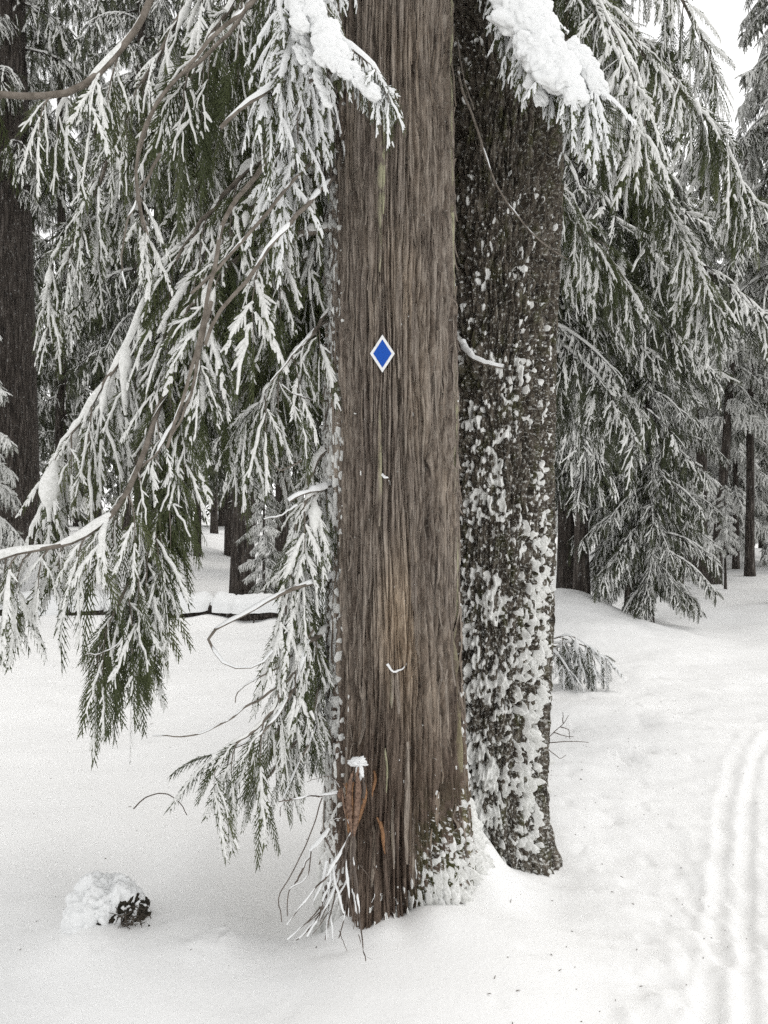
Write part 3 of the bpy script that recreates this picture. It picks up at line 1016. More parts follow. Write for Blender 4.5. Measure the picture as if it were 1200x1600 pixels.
# lower boughs close to the trunk's left side
B.append(near_bough(cedar, 109, pix([(560, 755, 3.42), (515, 762, 3.28), (480, 775, 3.1), (462, 830, 3.08), (455, 900, 3.06), (448, 980, 3.04)]), r0=0.010, r1=0.006, start=0.2, spacing=0.05, tl=(0.2, 0.36), hang=2.0, snowy=0.85, ridge=0.9, ridge_from=0.3, outward=CAMOUT))
B.append(near_bough(cedar, 110, pix([(560, 690, 3.35), (510, 700, 3.3), (485, 740, 3.28), (478, 850, 3.26), (480, 960, 3.25), (470, 1060, 3.22), (430, 1150, 3.15)]), r0=0.015, r1=0.006, start=0.15, spacing=0.05, tl=(0.22, 0.4), hang=2.0, snowy=0.66, ridge=0.8, outward=CAMOUT))
B.append(near_bough(cedar, 111, pix([(560, 960, 3.42), (505, 985, 3.24), (470, 1020, 3.05), (440, 1080, 3.0), (400, 1135, 2.95), (360, 1165, 2.92), (335, 1185, 2.9)]), r0=0.014, r1=0.006, start=0.25, spacing=0.055, tl=(0.16, 0.27), hang=2.2, fl=(0.15, 0.24), snowy=0.62, ridge=0.9, outward=CAMOUT))
B.append(near_bough(cedar, 112, pix([(545, 1030, 3.3), (500, 1090, 3.2), (470, 1150, 3.12), (430, 1200, 3.06), (395, 1240, 3.04)]), r0=0.010, r1=0.005, start=0.3, spacing=0.08, tl=(0.10, 0.18), hang=2.2, fl=(0.12, 0.2), snowy=0.7, ridge=0.8, outward=CAMOUT))
# snow-laden fan before the trunk, top
B.append(near_bough(cedar, 113, snow_mat=SNOWF, limb_pts=pix([(575, -260, 3.1), (500, -60, 2.75), (505, 20, 2.6), (545, 72, 2.52), (585, 112, 2.48), (608, 140, 2.47)]), r0=0.014, r1=0.004, start=0.25, spacing=0.016, tl=(0.07, 0.15), hang=0.8, fl=(0.07, 0.12), fs=0.035, snowy=0.85, ridge=1.1, spread=1.0, rib=0.014, droop=0.6, outward=CAMOUT + 0.6 * UP,
    pads=[(pix([(470, -60, 2.60), (488, 30, 2.50), (535, 92, 2.44), (580, 138, 2.42)]), (0.075, 0.050), 0.026, CAMOUT + 0.5 * UP), (pix([(455, -20, 2.66), (478, 70, 2.58), (500, 130, 2.52), (512, 160, 2.5)]), (0.035, 0.035), 0.022, CAMOUT + 0.5 * UP)]))
B.append(near_bough(cedar, 114, snow_mat=SNOWF, limb_pts=pix([(560, -260, 3.1), (470, -80, 2.8), (440, 0, 2.7), (425, 90, 2.66), (412, 150, 2.64)]), r0=0.012, r1=0.004, start=0.25, spacing=0.045, tl=(0.16, 0.30), hang=1.3, fl=(0.16, 0.24), snowy=0.9, ridge=1.2, spread=0.9, outward=CAMOUT + 0.4 * UP))
B.append(near_bough(cedar, 115, snow_mat=SNOWF, limb_pts=pix([(530, 60, 3.25), (480, 140, 3.0), (450, 220, 2.9), (440, 280, 2.86)]), r0=0.012, r1=0.004, start=0.3, spacing=0.05, tl=(0.15, 0.28), hang=1.3, fl=(0.16, 0.24), snowy=0.9, ridge=1.1, spread=0.8, outward=CAMOUT + 0.4 * UP))
B.append(near_bough(cedar, 116, pix([(548, 430, 3.35), (490, 520, 3.2), (440, 575, 3.1), (405, 630, 3.05)]), r0=0.010, r1=0.004, start=0.35, spacing=0.05, tl=(0.2, 0.4), hang=1.5, snowy=0.7, ridge=0.9, outward=CAMOUT))
# the hanging curtain behind them: limbs leaving the trunk higher up
rgc = np.random.default_rng(77)
for i in range(18):
    az = R(rgc.uniform(148, 248))                      # towards the left, some forward, some back
    ln = rgc.uniform(1.3, 2.6)
    z0 = rgc.uniform(2.9, 5.6)
    if z0 < 4.3:
        ln = rgc.uniform(0.9, 1.35)
    d = np.array([math.cos(az), -math.sin(az) if rgc.random() < 0.45 else abs(math.sin(az)), 0])
    r_ = np.array([T1[0], T1[1], z0])
    pts = [r_ + d * 0.15]
    drop = rgc.uniform(0.75, 1.25)
    for f in (0.3, 0.6, 0.85, 1.0):
        pts.append(r_ + d * ln * f * (1 - 0.12 * f) + UP * (0.12 * math.sin(f * 3) - drop * ln * f ** 1.7 * 0.62))
    if pts[-1][1] < 2.1 or pts[-1][2] < 1.55:
        pts = [np.array([p[0], max(p[1], 2.3), max(p[2], 1.6 + 0.2 * (len(pts) - k))]) for k, p in enumerate(pts)]
    near_bough(cedar, 200 + i, pts, r0=0.020, r1=0.006, bank_=BANK_MID, start=0.2, spacing=0.075, tl=(0.35, 0.75), hang=1.6, fl=(0.13, 0.25), fs=0.055,
               snowy=rgc.uniform(0.15, 0.70), ridge=rgc.uniform(0.5, 0.95), outward=CAMOUT * rgc.uniform(0.2, 1.0))

# ---- boughs of the mossy fir on the right
near_bough(fir, 121, snow_mat=SNOWF, limb_pts=pix([(770, -330, 3.8), (790, -110, 3.4), (815, -20, 3.1), (850, 50, 2.95), (890, 105, 2.85), (928, 138, 2.82)]), r0=0.018, r1=0.006, start=0.3, spacing=0.020, tl=(0.14, 0.26), hang=1.0, fl=(0.14, 0.22), fs=0.05, snowy=1.1, ridge=1.6, rib=0.018, spread=1.0, droop=0.7, outward=CAMOUT + 0.8 * UP,
    pads=[(pix([(800, -90, 3.05), (815, -10, 2.95), (850, 65, 2.84), (885, 115, 2.76), (905, 150, 2.74)]), (0.105, 0.10), 0.045, CAMOUT + 0.6 * UP), (pix([(820, 20, 2.95), (835, 90, 2.86), (845, 150, 2.82)]), (0.07, 0.06), 0.035, CAMOUT + 0.5 * UP), (pix([(890, 60, 2.85), (930, 110, 2.8), (950, 140, 2.8)]), (0.06, 0.05), 0.03, CAMOUT + 0.6 * UP)])
near_bough(fir, 122, pix([(800, -330, 3.9), (880, -120, 3.6), (945, 20, 3.4), (985, 110, 3.3), (1010, 190, 3.25)]), r0=0.016, r1=0.005, start=0.3, spacing=0.042, tl=(0.16, 0.34), hang=0.9, fl=(0.16, 0.26), snowy=0.65, ridge=1.1, spread=0.9, outward=CAMOUT + 0.4 * UP)
near_bough(fir, 123, pix([(810, -300, 4.0), (900, -60, 4.2), (985, 60, 4.3), (1060, 140, 4.3), (1120, 215, 4.3), (1165, 300, 4.3)]), r0=0.020, r1=0.005, start=0.25, spacing=0.042, tl=(0.16, 0.34), hang=0.9, fl=(0.18, 0.28), snowy=0.5, ridge=1.1, spread=0.9, outward=CAMOUT + 0.3 * UP)
near_bough(fir, 124, pix([(820, -200, 4.2), (900, 60, 4.6), (960, 180, 4.7), (1020, 290, 4.8), (1080, 400, 4.8), (1110, 470, 4.8)]), r0=0.020, r1=0.005, start=0.25, spacing=0.042, tl=(0.16, 0.34), hang=0.9, fl=(0.18, 0.28), snowy=0.45, ridge=1.0, spread=0.9, outward=CAMOUT + 0.3 * UP)
near_bough(fir, 125, pix([(830, 150, 4.2), (880, 330, 4.6), (925, 375, 4.8), (960, 415, 4.9), (985, 450, 4.9)]), r0=0.018, r1=0.005, start=0.25, spacing=0.042, tl=(0.16, 0.34), hang=0.9, fl=(0.18, 0.28), snowy=0.35, ridge=0.9, spread=0.8, outward=CAMOUT + 0.3 * UP)


near_bough(fir, 126, pix([(820, -420, 4.1), (950, -160, 4.5), (1040, -40, 4.7), (1095, 60, 4.8), (1118, 130, 4.8)]), r0=0.020, r1=0.005, start=0.25, spacing=0.045, tl=(0.18, 0.36), hang=1.0, fl=(0.14, 0.24), snowy=0.55, ridge=1.0, spread=0.9, outward=CAMOUT + 0.3 * UP)


# ------------------------------------------------------------------ bare twigs
def bare(parent, name, lst, r0, r1, mat_=LIMB, snow=0.6, sub=None, n=24, seed=1, world=False):
    rg = np.random.default_rng(seed)
    pts = spline(lst if world else pix(lst), n)
    pts = pts + (0.003 + 0.5 * r0) * np.stack([noise(np.linspace(0, n * 0.4, n), k + 0.5, seed * 1.7) for k in range(3)], 1)
    w = MB()
    rad = np.linspace(r0, r1, n)
    w.tube(pts, rad, 7)
    o = w.build(name, mat_, parent)
    if snow > 0:
        s = MB()
        snow_ridge(s, pts, rad * 0.95 + 0.0008, rg, 0, snow * 1.1, 1.0)
        if s.n and sum(len(f) for f in s.F):
            s.build('snow', SNOWF, o, offset=parent.location if parent else None)['kind'] = 'stuff'
    return o


TW = [
    ([(560, 880, 3.42), (518, 900, 3.26), (470, 918, 2.98), (420, 937, 2.95), (375, 962, 2.92), (335, 985, 2.9), (325, 1003, 2.9), (336, 1024, 2.9), (360, 1043, 2.9), (400, 1040, 2.92), (425, 1015, 2.95)], 0.013, 0.003, 0.95),
    ([(560, 750, 3.42), (518, 758, 3.26), (480, 770, 3.0), (455, 782, 2.97)], 0.013, 0.006, 1.1),
    ([(560, 628, 3.42), (500, 626, 3.26), (465, 618, 3.0), (440, 600, 2.98)], 0.005, 0.002, 0.7),
    ([(560, 485, 3.42), (505, 505, 3.26), (470, 540, 3.0), (438, 580, 2.95), (424, 597, 2.95)], 0.008, 0.003, 0.7),
    ([(460, 1050, 3.05), (420, 1082, 3.0), (385, 1105, 2.95), (345, 1132, 2.92), (300, 1148, 2.9), (238, 1149, 2.9)], 0.006, 0.0018, 0.5),
    ([(490, 985, 3.1), (440, 1040, 3.0), (400, 1060, 2.95), (372, 1082, 2.95), (368, 1098, 2.95)], 0.005, 0.002, 0.4),
    ([(480, 1000, 3.08), (455, 1080, 3.0), (420, 1135, 2.95), (385, 1160, 2.93), (355, 1172, 2.92)], 0.009, 0.004, 0.9),
    ([(560, 1090, 3.42), (505, 1120, 3.26), (478, 1170, 3.06), (455, 1220, 3.02), (440, 1250, 3.0)], 0.007, 0.003, 0.6),
    ([(560, 1000, 3.42), (508, 1060, 3.26), (488, 1110, 3.06), (470, 1135, 3.04)], 0.008, 0.003, 0.4),
    ([(560, 232, 3.42), (500, 240, 3.26), (465, 262, 3.0)], 0.013, 0.009, 0.8),
    ([(512, 30, 3.1), (495, 20, 3.0), (478, 32, 2.9), (462, 60, 2.85)], 0.012, 0.008, 0.6),
    ([(470, 720, 3.0), (440, 735, 2.95), (425, 722, 2.92), (412, 705, 2.9)], 0.004, 0.0015, 0.5),
    ([(462, 790, 3.0), (440, 805, 2.95), (412, 812, 2.92)], 0.004, 0.002, 0.9),
    ([(200, 980, 2.75), (185, 1005, 2.72), (160, 1020, 2.7), (132, 1022, 2.68)], 0.0035, 0.0015, 0.4),
    ([(330, 470, 2.9), (310, 560, 2.86), (290, 640, 2.84), (262, 690, 2.82)], 0.008, 0.004, 0.3),
    ([(520, -140, 2.9), (396, 0, 2.55), (333, 58, 2.5), (279, 117, 2.47), (234, 180, 2.45), (214, 252, 2.45), (216, 306, 2.45), (232, 369, 2.46)], 0.010, 0.003, 0.35),
    ([(545, 60, 3.3), (480, 105, 2.9), (418, 140, 2.6), (380, 168, 2.55), (342, 198, 2.5)], 0.012, 0.007, 0.8),
    ([(545, 250, 3.4), (490, 310, 2.9), (441, 360, 2.62), (395, 425, 2.58), (342, 490, 2.55), (322, 540, 2.55)], 0.011, 0.006, 0.5),
    ([(540, 200, 3.4), (470, 270, 2.9), (405, 346, 2.62), (360, 400, 2.58), (297, 459, 2.55)], 0.009, 0.005, 0.5),
    ([(420, 250, 2.8), (351, 342, 2.6), (333, 432, 2.56), (310, 531, 2.54), (280, 640, 2.52), (262, 700, 2.52)], 0.009, 0.005, 0.4),
    ([(250, 240, 2.7), (205, 330, 2.6), (190, 400, 2.58), (196, 450, 2.57)], 0.006, 0.002, 0.4),
    ([(300, 560, 2.95), (290, 620, 2.9), (248, 700, 2.85), (222, 730, 2.84)], 0.009, 0.004, 0.7),
]
for i, (l, r0, r1, sn) in enumerate(TW):
    bare(cedar, 'branch', l, r0, r1, LIMB, sn, seed=300 + i)
for i, l in enumerate(([(604, 1038), (612, 1047), (620, 1050), (628, 1046), (635, 1036)], [(597, 742), (602, 747), (606, 747)], [(560, 262), (553, 268), (546, 278)], [(640, 245), (634, 252), (632, 262)])):
    bare(cedar, 'branch_stub', [(a, b_, cedar_depth(a, b_) - 0.012) for a, b_ in l], 0.0042, 0.002, LIMB, 0.75 if i < 2 else 0.2, seed=360 + i, n=12)
# lichened twig between the trunks
bare(fir, 'branch', [(716, 105, 3.35), (722, 140, 3.3), (738, 180, 3.3), (760, 250, 3.3), (775, 290, 3.3), (800, 325, 3.32), (830, 362, 3.35), (855, 385, 3.38), (888, 404, 3.4)], 0.0065, 0.0025, LIMB, 0.45, n=30, seed=330)
bare(fir, 'branch', [(714, 60, 3.4), (724, 120, 3.35), (740, 172, 3.32)], 0.004, 0.003, LIMB, 0.2, seed=331)
bare(fir, 'branch', [(722, 535, 3.62), (735, 556, 3.55), (755, 568, 3.52), (785, 575, 3.5)], 0.010, 0.006, LIMB, 1.2, seed=332)
# scar on the cedar, strips of orange inner bark
for i, (a, b_, w) in enumerate((((584, 1205), (584, 1245), 0.011), ((589, 1278), (604, 1335), 0.013))):
    q = MB()
    p0, p1 = P(a[0], a[1], cedar_depth(*a) - 0.012), P(b_[0], b_[1], cedar_depth(*b_) - 0.012)
    t = np.linspace(0, 1, 9)
    cpts = p0 + (p1 - p0) * t[:, None] + np.array([1, 0, 0]) * (0.006 * np.sin(t * 5))[:, None]
    ww = w * np.sin(t * 2.7 + 0.35) ** 0.7
    V = []
    for k in range(9):
        for sx, sy in ((-1, 0.06), (-0.4, 0), (0.5, 0.0), (1, 0.05), (0.3, 0.08)):
            V.append(cpts[k] + np.array([sx * ww[k], sy, 0]))
    F = [[k * 5 + j, k * 5 + (j + 1) % 5, (k + 1) * 5 + (j + 1) % 5, (k + 1) * 5 + j] for k in range(8) for j in range(5)]
    q.add(V, F)
    q.add([V[0], V[1], V[2], V[3], V[4]], [[0, 1, 2], [0, 2, 3], [0, 3, 4]])
    q.build('bark_strip', ORANGE, cedar)

# ------------------------------------------------------------------ trail marker
mc = P(597.5, 552.5, min(cedar_depth(px_, py_) for px_ in range(584, 612, 3) for py_ in range(530, 576, 6)) - 0.004)
mk = empty('trail_marker', mc)
tag(mk, 'small blue diamond trail marker with white border nailed to the cedar', 'sign')


def diamond(w, h, y0, y1):
    a = [(-w, 0), (0, -h), (w, 0), (0, h)]
    V = [(x, y0, z) for x, z in a] + [(x, y1, z) for x, z in a]
    F = [[0, 1, 2, 3], [7, 6, 5, 4]] + [[k, k + 4, (k + 1) % 4 + 4, (k + 1) % 4] for k in range(4)]
    return np.array(V, float) + mc, F


q = MB(); q.add(*diamond(0.0492, 0.0755, -0.001, 0.0012)); q.build('border', WHITE, mk, smooth=False)
q = MB(); q.add(*diamond(0.0365, 0.0560, -0.0022, -0.0008)); q.build('panel', BLUE, mk, smooth=False)

# ------------------------------------------------------------------ broken branch leaning at the foot of the cedar
BS = -0.07
bb = empty('broken_branch', P(550, 1440, 2.88))
tag(bb, 'broken reddish dead branch with splayed snowy twigs leaning on the cedar foot', 'branch')
rgb_ = np.random.default_rng(31)
for k in range(26):                                     # splintered wood: long flat shards round a core
    u0 = ((k * 7) % 26 + 0.5) / 26
    x0 = 534 + 36 * u0 + rgb_.normal(0, 2)
    top = 1196 + 10 * abs(u0 - 0.65) * 5 + rgb_.uniform(0, 22)
    bot = rgb_.uniform(1262, 1318) if 0.2 < u0 < 0.85 else rgb_.uniform(1250, 1290)
    dp = 2.935 + BS - 0.035 * math.sin(u0 * math.pi) + rgb_.normal(0, 0.012)
    x1_ = 550 + (u0 - 0.5) * 14
    pts = spline(pix([(x0, top, dp), (x0 + rgb_.normal(0, 2.5), top * 0.6 + bot * 0.4, dp - 0.008), (x1_ * 0.7 + x0 * 0.3, bot, dp)]), 16)
    q = MB()
    t = np.linspace(0, 1, 16)
    w = rgb_.uniform(0.006, 0.011) * np.sin(np.clip(t * 2.9 + 0.12, 0, 3.1)) ** 0.6 + 0.0006
    tw_ = rgb_.uniform(-0.7, 0.7) + rgb_.normal(0, 0.3) * t
    ax_ = np.stack([np.cos(tw_), np.sin(tw_), 0 * t], 1)
    ay_ = np.stack([-np.sin(tw_), np.cos(tw_), 0 * t], 1)
    V = np.stack([pts + ax_ * (w * c)[:, None] + ay_ * (w * e + 0.0012 * rgb_.normal(0, 1, 16))[:, None] for c, e in ((-1, 0), (-0.3, -0.35), (0.4, -0.25), (1, 0.05), (0.1, 0.5))], 1)
    q.add(V.reshape(-1, 3), [[i * 5 + j, i * 5 + (j + 1) % 5, (i + 1) * 5 + (j + 1) % 5, (i + 1) * 5 + j] for i in range(15) for j in range(5)])
    q.build('splinter', (REDWOOD, REDWOOD, TWIG, ORANGE, REDWOOD)[k % 5], bb)
q = MB()
q.blob(P(559, 1190, 2.945 + BS), 0.030, 4, 0.5, 2.5, sub=4, squash=(1.1, 1, 0.5))
q.blob(P(562, 1206, 2.915 + BS), 0.020, 8, 0.5, 2.5, sub=4, squash=(0.7, 0.7, 1.5))
q.blob(P(549, 1222, 2.905 + BS), 0.012, 9, 0.5, 2.5, sub=3, squash=(0.6, 0.7, 1.7))
q.blob(P(547, 1275, 2.905 + BS), 0.014, 7, 0.5, 2.5, sub=3, squash=(0.7, 0.7, 2.0))
q.build('snow_cap', SNOWF, bb)['kind'] = 'stuff'
DT = [
    ([(549, 1302, 2.93), (533, 1328, 2.9), (512, 1367, 2.86), (498, 1381, 2.84), (472, 1415, 2.8), (448, 1446, 2.78)], 0.010, 0.0025, 0.8),
    ([(553, 1308, 2.92), (553, 1347, 2.88), (559, 1404, 2.84), (566, 1472, 2.78), (572, 1502, 2.72)], 0.010, 0.003, 0.8),
    ([(551, 1322, 2.92), (546, 1372, 2.89), (537, 1436, 2.86), (530, 1466, 2.82)], 0.007, 0.003, 0.6),
    ([(544, 1320, 2.92), (527, 1381, 2.89), (517, 1427, 2.86), (508, 1470, 2.84)], 0.008, 0.003, 0.7),
    ([(535, 1332, 2.92), (522, 1370, 2.9), (505, 1404, 2.88), (497, 1432, 2.87), (468, 1466, 2.84)], 0.009, 0.004, 0.8),
    ([(528, 1350, 2.93), (510, 1400, 2.92), (490, 1445, 2.9), (462, 1468, 2.88)], 0.009, 0.005, 0.8),
    ([(515, 1296, 2.98), (489, 1326, 2.93), (471, 1365, 2.9), (459, 1384, 2.88)], 0.012, 0.005, 1.0),
    ([(500, 1300, 2.98), (512, 1316, 2.95), (522, 1338, 2.93)], 0.010, 0.006, 1.0),
    ([(503, 1247, 2.95), (489, 1293, 2.9), (468, 1340, 2.86), (450, 1377, 2.83), (436, 1402, 2.81), (440, 1440, 2.8)], 0.005, 0.003, 0.5),
    ([(486, 1330, 2.9), (480, 1370, 2.87), (452, 1392, 2.84), (449, 1432, 2.82)], 0.005, 0.003, 0.5),
    ([(530, 1238, 2.96), (505, 1243, 2.93), (480, 1244, 2.9), (455, 1250, 2.88), (436, 1252, 2.87)], 0.009, 0.003, 1.0),
    ([(466, 1246, 2.89), (446, 1252, 2.88), (438, 1265, 2.88), (437, 1284, 2.88)], 0.004, 0.002, 0.8),
    ([(545, 1277, 2.93), (530, 1279, 2.92), (514, 1283, 2.9)], 0.004, 0.002, 0.8),
    ([(563, 1352, 2.9), (578, 1372, 2.88), (586, 1392, 2.87), (582, 1410, 2.87)], 0.003, 0.0015, 0.4),
    ([(560, 1460, 2.78), (570, 1490, 2.72), (582, 1500, 2.70)], 0.003, 0.0015, 0.4),
    ([(530, 1455, 2.82), (538, 1475, 2.78), (543, 1488, 2.76)], 0.003, 0.0015, 0.5),
    ([(530, 1230, 3.0), (518, 1215, 2.98), (505, 1213, 2.95), (480, 1222, 2.92)], 0.0035, 0.0015, 0.4),
]
for i, (l, r0, r1, sn) in enumerate(DT):
    bare(bb, 'twig', [(a_, b_, c_ + BS) for a_, b_, c_ in l], r0 * 0.5, r1 * 0.6, TWIG, sn * 0.6, seed=400 + i)
rgt = np.random.default_rng(12)
for i in range(16):                                       # fine side twigs splayed towards the snow
    x0 = rgt.uniform(505, 556); y0 = rgt.uniform(1330, 1390)
    ln_ = rgt.uniform(45, 105); a_ = rgt.uniform(-0.75, 0.25)
    bare(bb, 'twig', [(x0, y0, 2.83), (x0 + a_ * ln_ * 0.5 + rgt.normal(0, 3), y0 + ln_ * 0.5, 2.80), (x0 + a_ * ln_ * 1.15, min(y0 + ln_, 1468), 2.76)], 0.0032, 0.0014, TWIG, rgt.uniform(0.3, 0.9), seed=450 + i, n=14)

# ------------------------------------------------------------------ small things in the snow
# buried shrub
sh = empty('buried_shrub', (-1.03, 3.05, gz(-1.03, 3.05)))
tag(sh, 'low dark shrub buried under two lumps of snow left of the cedar', 'shrub')
rgs = np.random.default_rng(9)
V, F = ico(6)
cc = P(166, 1446, 3.10)
ell = np.array([0.158, 0.14, 0.195])
shape = 1 + 0.20 * fbm(V[:, 0] * 1.6 + 4, V[:, 1] * 1.6, V[:, 2] * 1.6, 3) + 0.12 * np.exp(-((V[:, 0] + 0.6) / 0.35) ** 2 - ((V[:, 2] - 0.6) / 0.5) ** 2)
core = shape * 0.92 + 0.09 * fbm(V[:, 0] * 9, V[:, 1] * 9, V[:, 2] * 9, 3)
q = MB(); q.add(cc + V * core[:, None] * ell, F)
q.build('shade_core', m_wood('shrub_core', (0.008, 0.007, 0.005), (0.050, 0.043, 0.030), 70), sh)  # near-black: the shade of the hollow under the snow, put into the colour
cov = 0.25 + 0.55 * V[:, 2] - 0.55 * V[:, 0] - 0.95 * np.exp(-((V[:, 0] - 0.50) / 0.34) ** 2 - ((V[:, 2] + 0.05) / 0.42) ** 2) - 0.6 * np.exp(-((V[:, 0] - 0.05) / 0.14) ** 2 - ((V[:, 1] + 0.8) / 0.5) ** 2 - ((V[:, 2] - 0.35) / 0.35) ** 2)
nz_ = 0.8 * noise(V[:, 0] * 3.2, V[:, 1] * 3.2 + 2, V[:, 2] * 3.2) + 0.55 * noise(V[:, 0] * 8, V[:, 1] * 8, V[:, 2] * 8) + 0.3 * noise(V[:, 0] * 18, V[:, 1] * 18, V[:, 2] * 18)
v_ = cov + nz_
rr_ = core + np.where(v_ > 0, 0.26 * v_ / (1 + v_), 0.25 * v_)
Fk = F[v_[F].max(1) > -0.02]
q = MB(); q.add(cc + V * rr_[:, None] * ell, Fk)
cap = q.build('snow_cap', SNOWF, sh)
cap['kind'] = 'stuff'
c0 = P(205, 1440, 3.02)
q = MB()
for k in range(60):
    d = nrm(rgs.normal(size=3) * np.array([1, 0.4, 1]) + np.array([0.2, -0.6, 0]))
    st_ = c0 + rgs.normal(0, 0.03, 3) * np.array([1, 0.3, 1])
    e = st_ + d * rgs.uniform(0.03, 0.07)
    q.tube(spline([st_, (st_ + e) / 2 + rgs.normal(0, 0.010, 3), e], 6), np.linspace(0.0026, 0.001, 6), 4)
q.build('twigs', m_wood('shrub_twig', (0.018, 0.015, 0.012), (0.12, 0.10, 0.08)), sh)['kind'] = 'stuff'
# bent grass-like twig standing in an arc
tw = empty('arched_twig', P(210, 1262, 3.75))
tag(tw, 'thin bare twig bent in an arc out of the open snow', 'twig')
bare(tw, 'stem', [(208, 1264, 3.75), (225, 1248, 3.75), (245, 1240, 3.75), (265, 1242, 3.75), (282, 1256, 3.75), (292, 1274, 3.75)], 0.0035, 0.002, TWIG, 0.0, seed=41)

# bare saplings to the right of the mossy trunk
sp = empty('bare_sapling', P(846, 1172, 4.7))
tag(sp, 'thin leafless sapling twigs poking from the snow right of the mossy trunk', 'sapling')
for i, l in enumerate(([(848, 1160, 4.7), (865, 1145, 4.7), (880, 1130, 4.7), (888, 1118, 4.7)], [(865, 1145, 4.7), (885, 1150, 4.7), (897, 1152, 4.7)], [(880, 1130, 4.7), (879, 1112, 4.7)],
                       [(876, 1136, 4.7), (888, 1140, 4.7), (890, 1155, 4.7)], [(848, 1165, 4.7), (862, 1175, 4.7), (876, 1185, 4.7), (884, 1180, 4.7)], [(850, 1160, 4.7), (870, 1160, 4.7), (900, 1158, 4.7), (920, 1160, 4.7)])):
    bare(sp, 'twig', l, 0.0035, 0.0016, TWIG, 0.25, seed=50 + i, n=12)

# small snowy evergreen tuft behind the trunk
tf = empty('snowy_seedling', P(905, 1030, 7.6))
tag(tf, 'low snow-covered evergreen seedling beside the mossy trunk', 'seedling')
wo_, lf, sn_ = MB(), MB(), MB()
for i, (a, b_) in enumerate((((855, 1005), (950, 1030)), ((858, 1000), (920, 1010)), ((865, 1010), (930, 1045)), ((850, 1015), (890, 1050)))):
    limb = spline([P(a[0], a[1], 7.7), P((a[0] + b_[0]) / 2, (a[1] + b_[1]) / 2 - 12, 7.55), P(b_[0], b_[1], 7.4)], 14)
    gen_bough(np.random.default_rng(600 + i), limb, 0.01, 0.004, BANK_MID, wo_, lf, sn_, start=0.05, spacing=0.07, tl=(0.14, 0.26), hang=1.0, fl=(0.14, 0.2), fs=0.06, snowy=0.75, ridge=1.0, spread=1.0)
wo_.build('stem', LIMB, tf); lf.build('foliage', LEAFD, tf)['kind'] = 'stuff'; sn_.build('snow', SNOWF, tf)['kind'] = 'stuff'

q = MB()
rgl = np.random.default_rng(21)
for k in range(260):
    Y = rgl.uniform(2.3, 8.0); px = rgl.uniform(760, 1190) if rgl.random() < 0.7 else rgl.uniform(20, 720)
    x = (px - 600) / FPX * Y
    if np.hypot(x - T1[0], Y - T1[1]) < 0.5 or np.hypot(x - T2[0], Y - T2[1]) < 0.5:
        continue
    z = float(ground_h(np.array([x]), np.array([Y]))[0]) + 0.002
    a_ = rgl.uniform(0, 6.28); ln_ = rgl.choice([0.006, 0.009, 0.015, 0.03], p=[0.45, 0.38, 0.14, 0.03]) * rgl.uniform(0.7, 1.3)
    d = np.array([math.cos(a_), math.sin(a_), rgl.uniform(0, 0.35)]) * ln_
    q.tube([[x, Y, z], [x + d[0] * 0.5, Y + d[1] * 0.5, z + d[2] * 0.7], [x + d[0], Y + d[1], z + d[2] * 0.5]], [0.0012, 0.0016, 0.0008], 4)
tag(q.build('needle_litter', TWIG), 'fallen needles and bark bits strewn over the snow', 'litter', kind='stuff')

# fallen log across the glade
lgp = [P(-60, 962, 13.0), P(150, 960, 12.9), P(280, 962, 12.7), P(420, 966, 12.6), P(560, 972, 12.5)]
lg = empty('fallen_log', lgp[2])
tag(lg, 'fallen log under a roll of snow lying across the glade', 'log')
pts = spline(lgp, 160)
pts[:, 2] = ground_h(pts[:, 0], pts[:, 1], False) + 0.10 + 0.05 * noise(pts[:, 0] * 1.3, 0.5, 0.5)
q = MB(); rd = np.linspace(0.22, 0.17, 160) * (1 + 0.16 * noise(np.linspace(0, 30, 160), 0.5, 0.5) + 0.1 * noise(np.linspace(0, 90, 160), 3.5, 0.5)); q.tube(pts, rd, 14); q.build('log_trunk', DARKBARK, lg)
q = MB(); snow_ridge(q, pts + UP * 0.03, rd * 0.86, np.random.default_rng(3), 0, 1.25, 0.45); q.build('snow', SNOWF, lg)['kind'] = 'stuff'
for i in range(9):
    k = 50 + i * 10
    a = pts[k] + np.array([0, -0.17, 0.02])
    q = MB(); q.tube(spline([a, a + np.array([rgs.normal(0, 0.05), -0.12, -0.05]), a + np.array([rgs.normal(0, 0.08), -0.2, -0.14])], 6), np.linspace(0.03, 0.012, 6), 5)
    q.build('branch_stub', DARKBARK, lg)

# ------------------------------------------------------------------ conifers further back
LIB = {}


def lib(kind, nvar, bank_, **kw):
    out = []
    for v_ in range(nvar):
        rg = np.random.default_rng(hash_seed(kind) + v_)
        L = 2.0
        dr = kw['dr'] * rg.uniform(0.85, 1.15)
        t = np.linspace(0, 1, 22)
        bend = rg.normal(0, 0.10)
        limb = np.stack([L * t * (1 - 0.18 * t), L * bend * t ** 2, 0.08 * np.sin(t * 2.4) - dr * L * t ** 1.5], 1)
        mb = MB()
        gen_bough(rg, limb, 0.028, 0.007, bank_, mb, mb, mb, ml=1, ms=2, mw=0, start=0.08, spacing=kw['sp'], tl=kw['tl'], hang=kw['hang'], fl=kw['fl'], fs=kw['fs'], snowy=kw['snowy'], ridge=kw['ridge'], spread=1.0, taper=0.55, droop=kw.get('droop', 0.6), twr=0.007, rib=0.024)
        out.append(make_mesh('bough', np.vstack(mb.V), mb.F, mb.M, [DARKBARK, kw.get('leafm', LEAFD), SNOWN]))
    LIB[kind] = out


def hash_seed(s):
    return sum(ord(c) * (i + 3) for i, c in enumerate(s)) * 7


